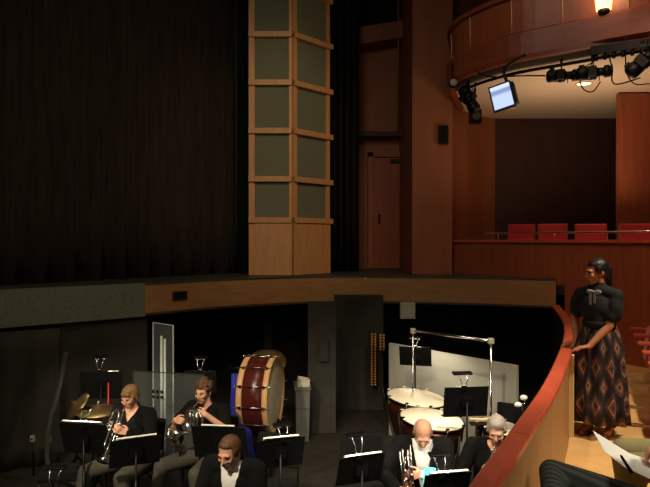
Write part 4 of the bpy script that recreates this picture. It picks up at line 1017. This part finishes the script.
# wooden mallets on timpani stand side
for k, (x0_, y0_, x1_, y1_) in enumerate(((470, 419, 494, 421), (476, 422, 497, 416))):
    a, b_ = P(x0_, y0_, 6.02), P(x1_, y1_, 6.02); t = tag(empty('mallet', a), ('lower' if k == 0 else 'upper')+' wooden timpani mallet beside the smallest timpani', 'mallet', 'timpani mallets')
    MB().cone((0, 0, 0), b_-a, .010, .012).build('handle', m_hoop, t); MB().ball(b_-a, .024).build('felt_head', m_hoop, t)
t = tag(empty('mallet_tray', P(483, 424, 6.02)), 'small black tray on a pole holding the timpani mallets', 'tray')
MB().box((0, 0, 0), (.26, .10, .012)).build('tray_board', m_metal, t); MB().cone((0, 0, -.006), (0, 0, -t.location.z), .012).build('pole', m_metal, t)
MB().cone((0, 0, -t.location.z), (0, 0, -t.location.z+.02), .12, n=16).build('base', m_metal, t)
# bottle
t = tag(empty('water_bottle', (P(160, 465, 5.75).x, 5.75, 0)), 'clear water bottle on the floor right of the trumpeter', 'bottle')
MB().lathe([(0, 0), (.033, .0), (.035, .02), (.033, .14), (.028, .17), (.013, .20), (.013, .215), (0, .215)], n=20).build('body', m_bottle, t)
MB().lathe([(0, .213), (.016, .213), (.016, .235), (0, .235)], n=16).build('cap', m_white, t)

# woman at the rail
wl_ = V((2.475, 5.42, Z_AU)); wy = -.78
# facing: -y rotated by wy
J = dict(pelvis=(0, 0, .86), chest=(0, -.01, 1.15), neck=(0, -.02, 1.345), head=(0, -.045, 1.475), shR=(-.155, -.01, 1.265), shL=(.155, -.01, 1.265),
         hipR=(-.09, 0, .84), hipL=(.09, 0, .84), knR=(-.09, -.03, .46), knL=(.09, -.02, .46), anR=(-.09, .0, .075), anL=(.09, .02, .075), toR=(-.10, -.14, .03), toL=(.10, -.12, .03))
Wi = (M.Translation(wl_) @ M.Rotation(wy, 4, 'Z')).inverted()
tR, tL = P(569, 343, 5.56), P(585, 349, 5.28)
cap_top = 1.725+.045
tR.z = cap_top+.035; tL.z = cap_top+.035
J['wrR'] = Wi @ (tR+V((.07, 0, .01))); J['wrL'] = Wi @ (tL+V((.04, .0, .02)))
R3i = Wi.to_3x3()
hands = {'R': (R3i @ V((-.95, .0, -.10)), R3i @ V((0, 0, -1)), 1, .35), 'L': (R3i @ V((-.95, .1, -.15)), R3i @ V((0, 0, -1)), -1, .35)}
J['hintR'] = (-.5, .6, -.6); J['hintL'] = (.6, .5, -.6)
wo, arms = person('woman in black blouse and zigzag patterned skirt, standing at the rail', wl_, wy, J, skin=m_skin2, hair=m_hairk, top=None, legs_m=None, hair_style='pulled', hpitch=.16, hyaw=-.72, hands=hands, shoe=m_redshoe, k=.97)
Pv, Ch, Nk = V(J['pelvis']), V(J['chest']), V(J['neck'])
bl_ = [('c', Pv+V((0, 0, .05)), Ch, .122, .125), ('e', Ch, (.165, .125, .15)), ('c', V(J['shR']), Nk-V((0, 0, .03)), .056, .070), ('c', V(J['shL']), Nk-V((0, 0, .03)), .056, .070), ('c', Nk-V((0, 0, .05)), Nk+V((0, 0, .03)), .080, .062)]
for s in 'RL':
    a, el, wr = arms[s]; sg = -1 if s == 'R' else 1
    bl_ += [('e', a+(el-a)*.32+V((sg*.008, 0, -.03)), (.070, .074, .125)), ('c', a, a+(el-a)*.70, .064, .062)]
blob('blouse', bl_, .009, 3, m_velvet, wo)
bw = MB(); bw.ball(Nk+V((-.035, -.098, -.045)), (.032, .014, .02)).ball(Nk+V((.035, -.098, -.045)), (.032, .014, .02)).ball(Nk+V((0, -.104, -.045)), (.011, .012, .011))
bw.box(Nk+V((-.02, -.125, -.11)), (.022, .006, .10)).box(Nk+V((.015, -.125, -.10)), (.022, .006, .09)); bw.build('neck_bow', m_bow, wo)
sk = MB(); n = 96; vs = []; prof = ((.135, 1.00), (.165, .93), (.195, .82), (.205, .65), (.222, .45), (.232, .28), (.242, .135))
for j, (r, z) in enumerate(prof):
    for i in range(n):
        a = 2*PI*i/n; am = .012*j/6*2.0; rr = r+am*math.sin(14*a+.5*math.sin(3*a))+.006*math.sin(5*a+j*.3); vs.append((rr*math.cos(a)*1.02, rr*math.sin(a)*.86, z))
sk.add(vs, [(j*n+i, j*n+(i+1) % n, (j+1)*n+(i+1) % n, (j+1)*n+i) for j in range(len(prof)-1) for i in range(n)], True).build('skirt', m_skirt, wo, solid=.006)
MB().lathe([(.137, .985), (.141, .99), (.141, 1.03), (.137, 1.035)], n=40).build('waistband', m_velvet, wo)

# two spectators at lower right
fy_ = math.atan2(-.45, -.89)   # heading of the facing direction
def spectator(label, knee, yaw, **kw):
    return None
yawS = -math.pi/2+.42       # -y turned towards -x
def fac(y): return V((math.sin(y), -math.cos(y), 0))
yS = -2.214; d = fac(yS)
kA = V((1.13, 2.98, 0)); hA = kA-d*.58
J = seated(lean=-.12, head=(0, .06, 1.20), wR=(-.26, .02, .62), wL=(.26, .02, .62), z=0)
J['knR'] = (-.01, -.585, .60); J['hipR'] = (-.06, -.02, .50); J['anR'] = (.34, -.46, .52); J['toR'] = (.42, -.52, .40)
J['knL'] = (.12, -.45, .53); J['anL'] = (.12, -.40, .095); J['toL'] = (.12, -.54, .045)
pa, _ = person('seated spectator nearest the camera, only dark striped trouser knee in view', (hA.x, hA.y, Z_AU), yS, J, hair=m_hairb, top='knit', legs_m=m_stripe, detail=.008, lt=.86)
seat_at(hA.x+.12, hA.y-.10, 'red seat under the spectator in dark striped trousers', 'red seats under the spectators')
yB = -1.90; d = fac(yB); kB = V((1.70, 3.36, 0)); hB = kB-d*.46
J = seated(lean=-.10, head=(0, .06, 1.20), wR=(-.06, -.37, .68), wL=(.12, -.42, .74), kw=.11)
J['knR'] = (-.17, -.46, .52); J['knL'] = (.11, -.46, .53)
WiB = (M.Translation((hB.x, hB.y, Z_AU)) @ M.Rotation(yB, 4, 'Z')).inverted(); R3b = WiB.to_3x3()
J['wrR'] = WiB @ P(654, 476, 2.85); J['wrL'] = WiB @ P(658, 449, 3.08)
J['wrR'] = J['wrR']; hands = {'R': (R3b @ V((-.8, .3, .25)), R3b @ V((.2, .5, -.8)), 1, 1.0), 'L': (R3b @ V((-.9, .1, .15)), R3b @ V((.1, -.3, -.9)), -1, 1.0)}
J['hintR'] = (-.4, .3, -.9); J['hintL'] = (.5, .3, -.8)
pb, _ = person('seated spectator in olive trousers holding a white paper and a dark pen', (hB.x, hB.y, Z_AU), yB, J, hair=m_hairb, top='tee', slv=.40, legs_m=m_olive, detail=.008)
seat_at(hB.x+.14, hB.y-.02, 'red seat under the spectator in olive trousers', 'red seats under the spectators')
# paper programme
c4 = [P(593, 431, 3.2), P(605, 452, 3.1), P(624, 467, 3.0), P(668, 488, 2.9), P(668, 466, 3.12), P(630, 454, 3.16)]
pc0 = (c4[0]+c4[3])/2
pgo = tag(empty('paper_sheet', pc0), 'large white sheet of paper held by the spectator in olive trousers', 'paper')
q = MB(); q.add([a-pc0 for a in c4], [(0, 1, 5), (1, 2, 5), (2, 4, 5), (2, 3, 4)], False).build('page', m_paper, pgo, solid=.0015)
a, b_ = P(622, 457, 2.93), P(633, 474, 2.86)
t = tag(empty('pen', a), 'dark pen held by the spectator in olive trousers', 'pen')
MB().cone((0, 0, 0), b_-a, .007, .009).build('barrel', m_metal, t); MB().cone((0, 0, 0), (a-b_)*.12, .006, .001).build('tip', m_metal, t)
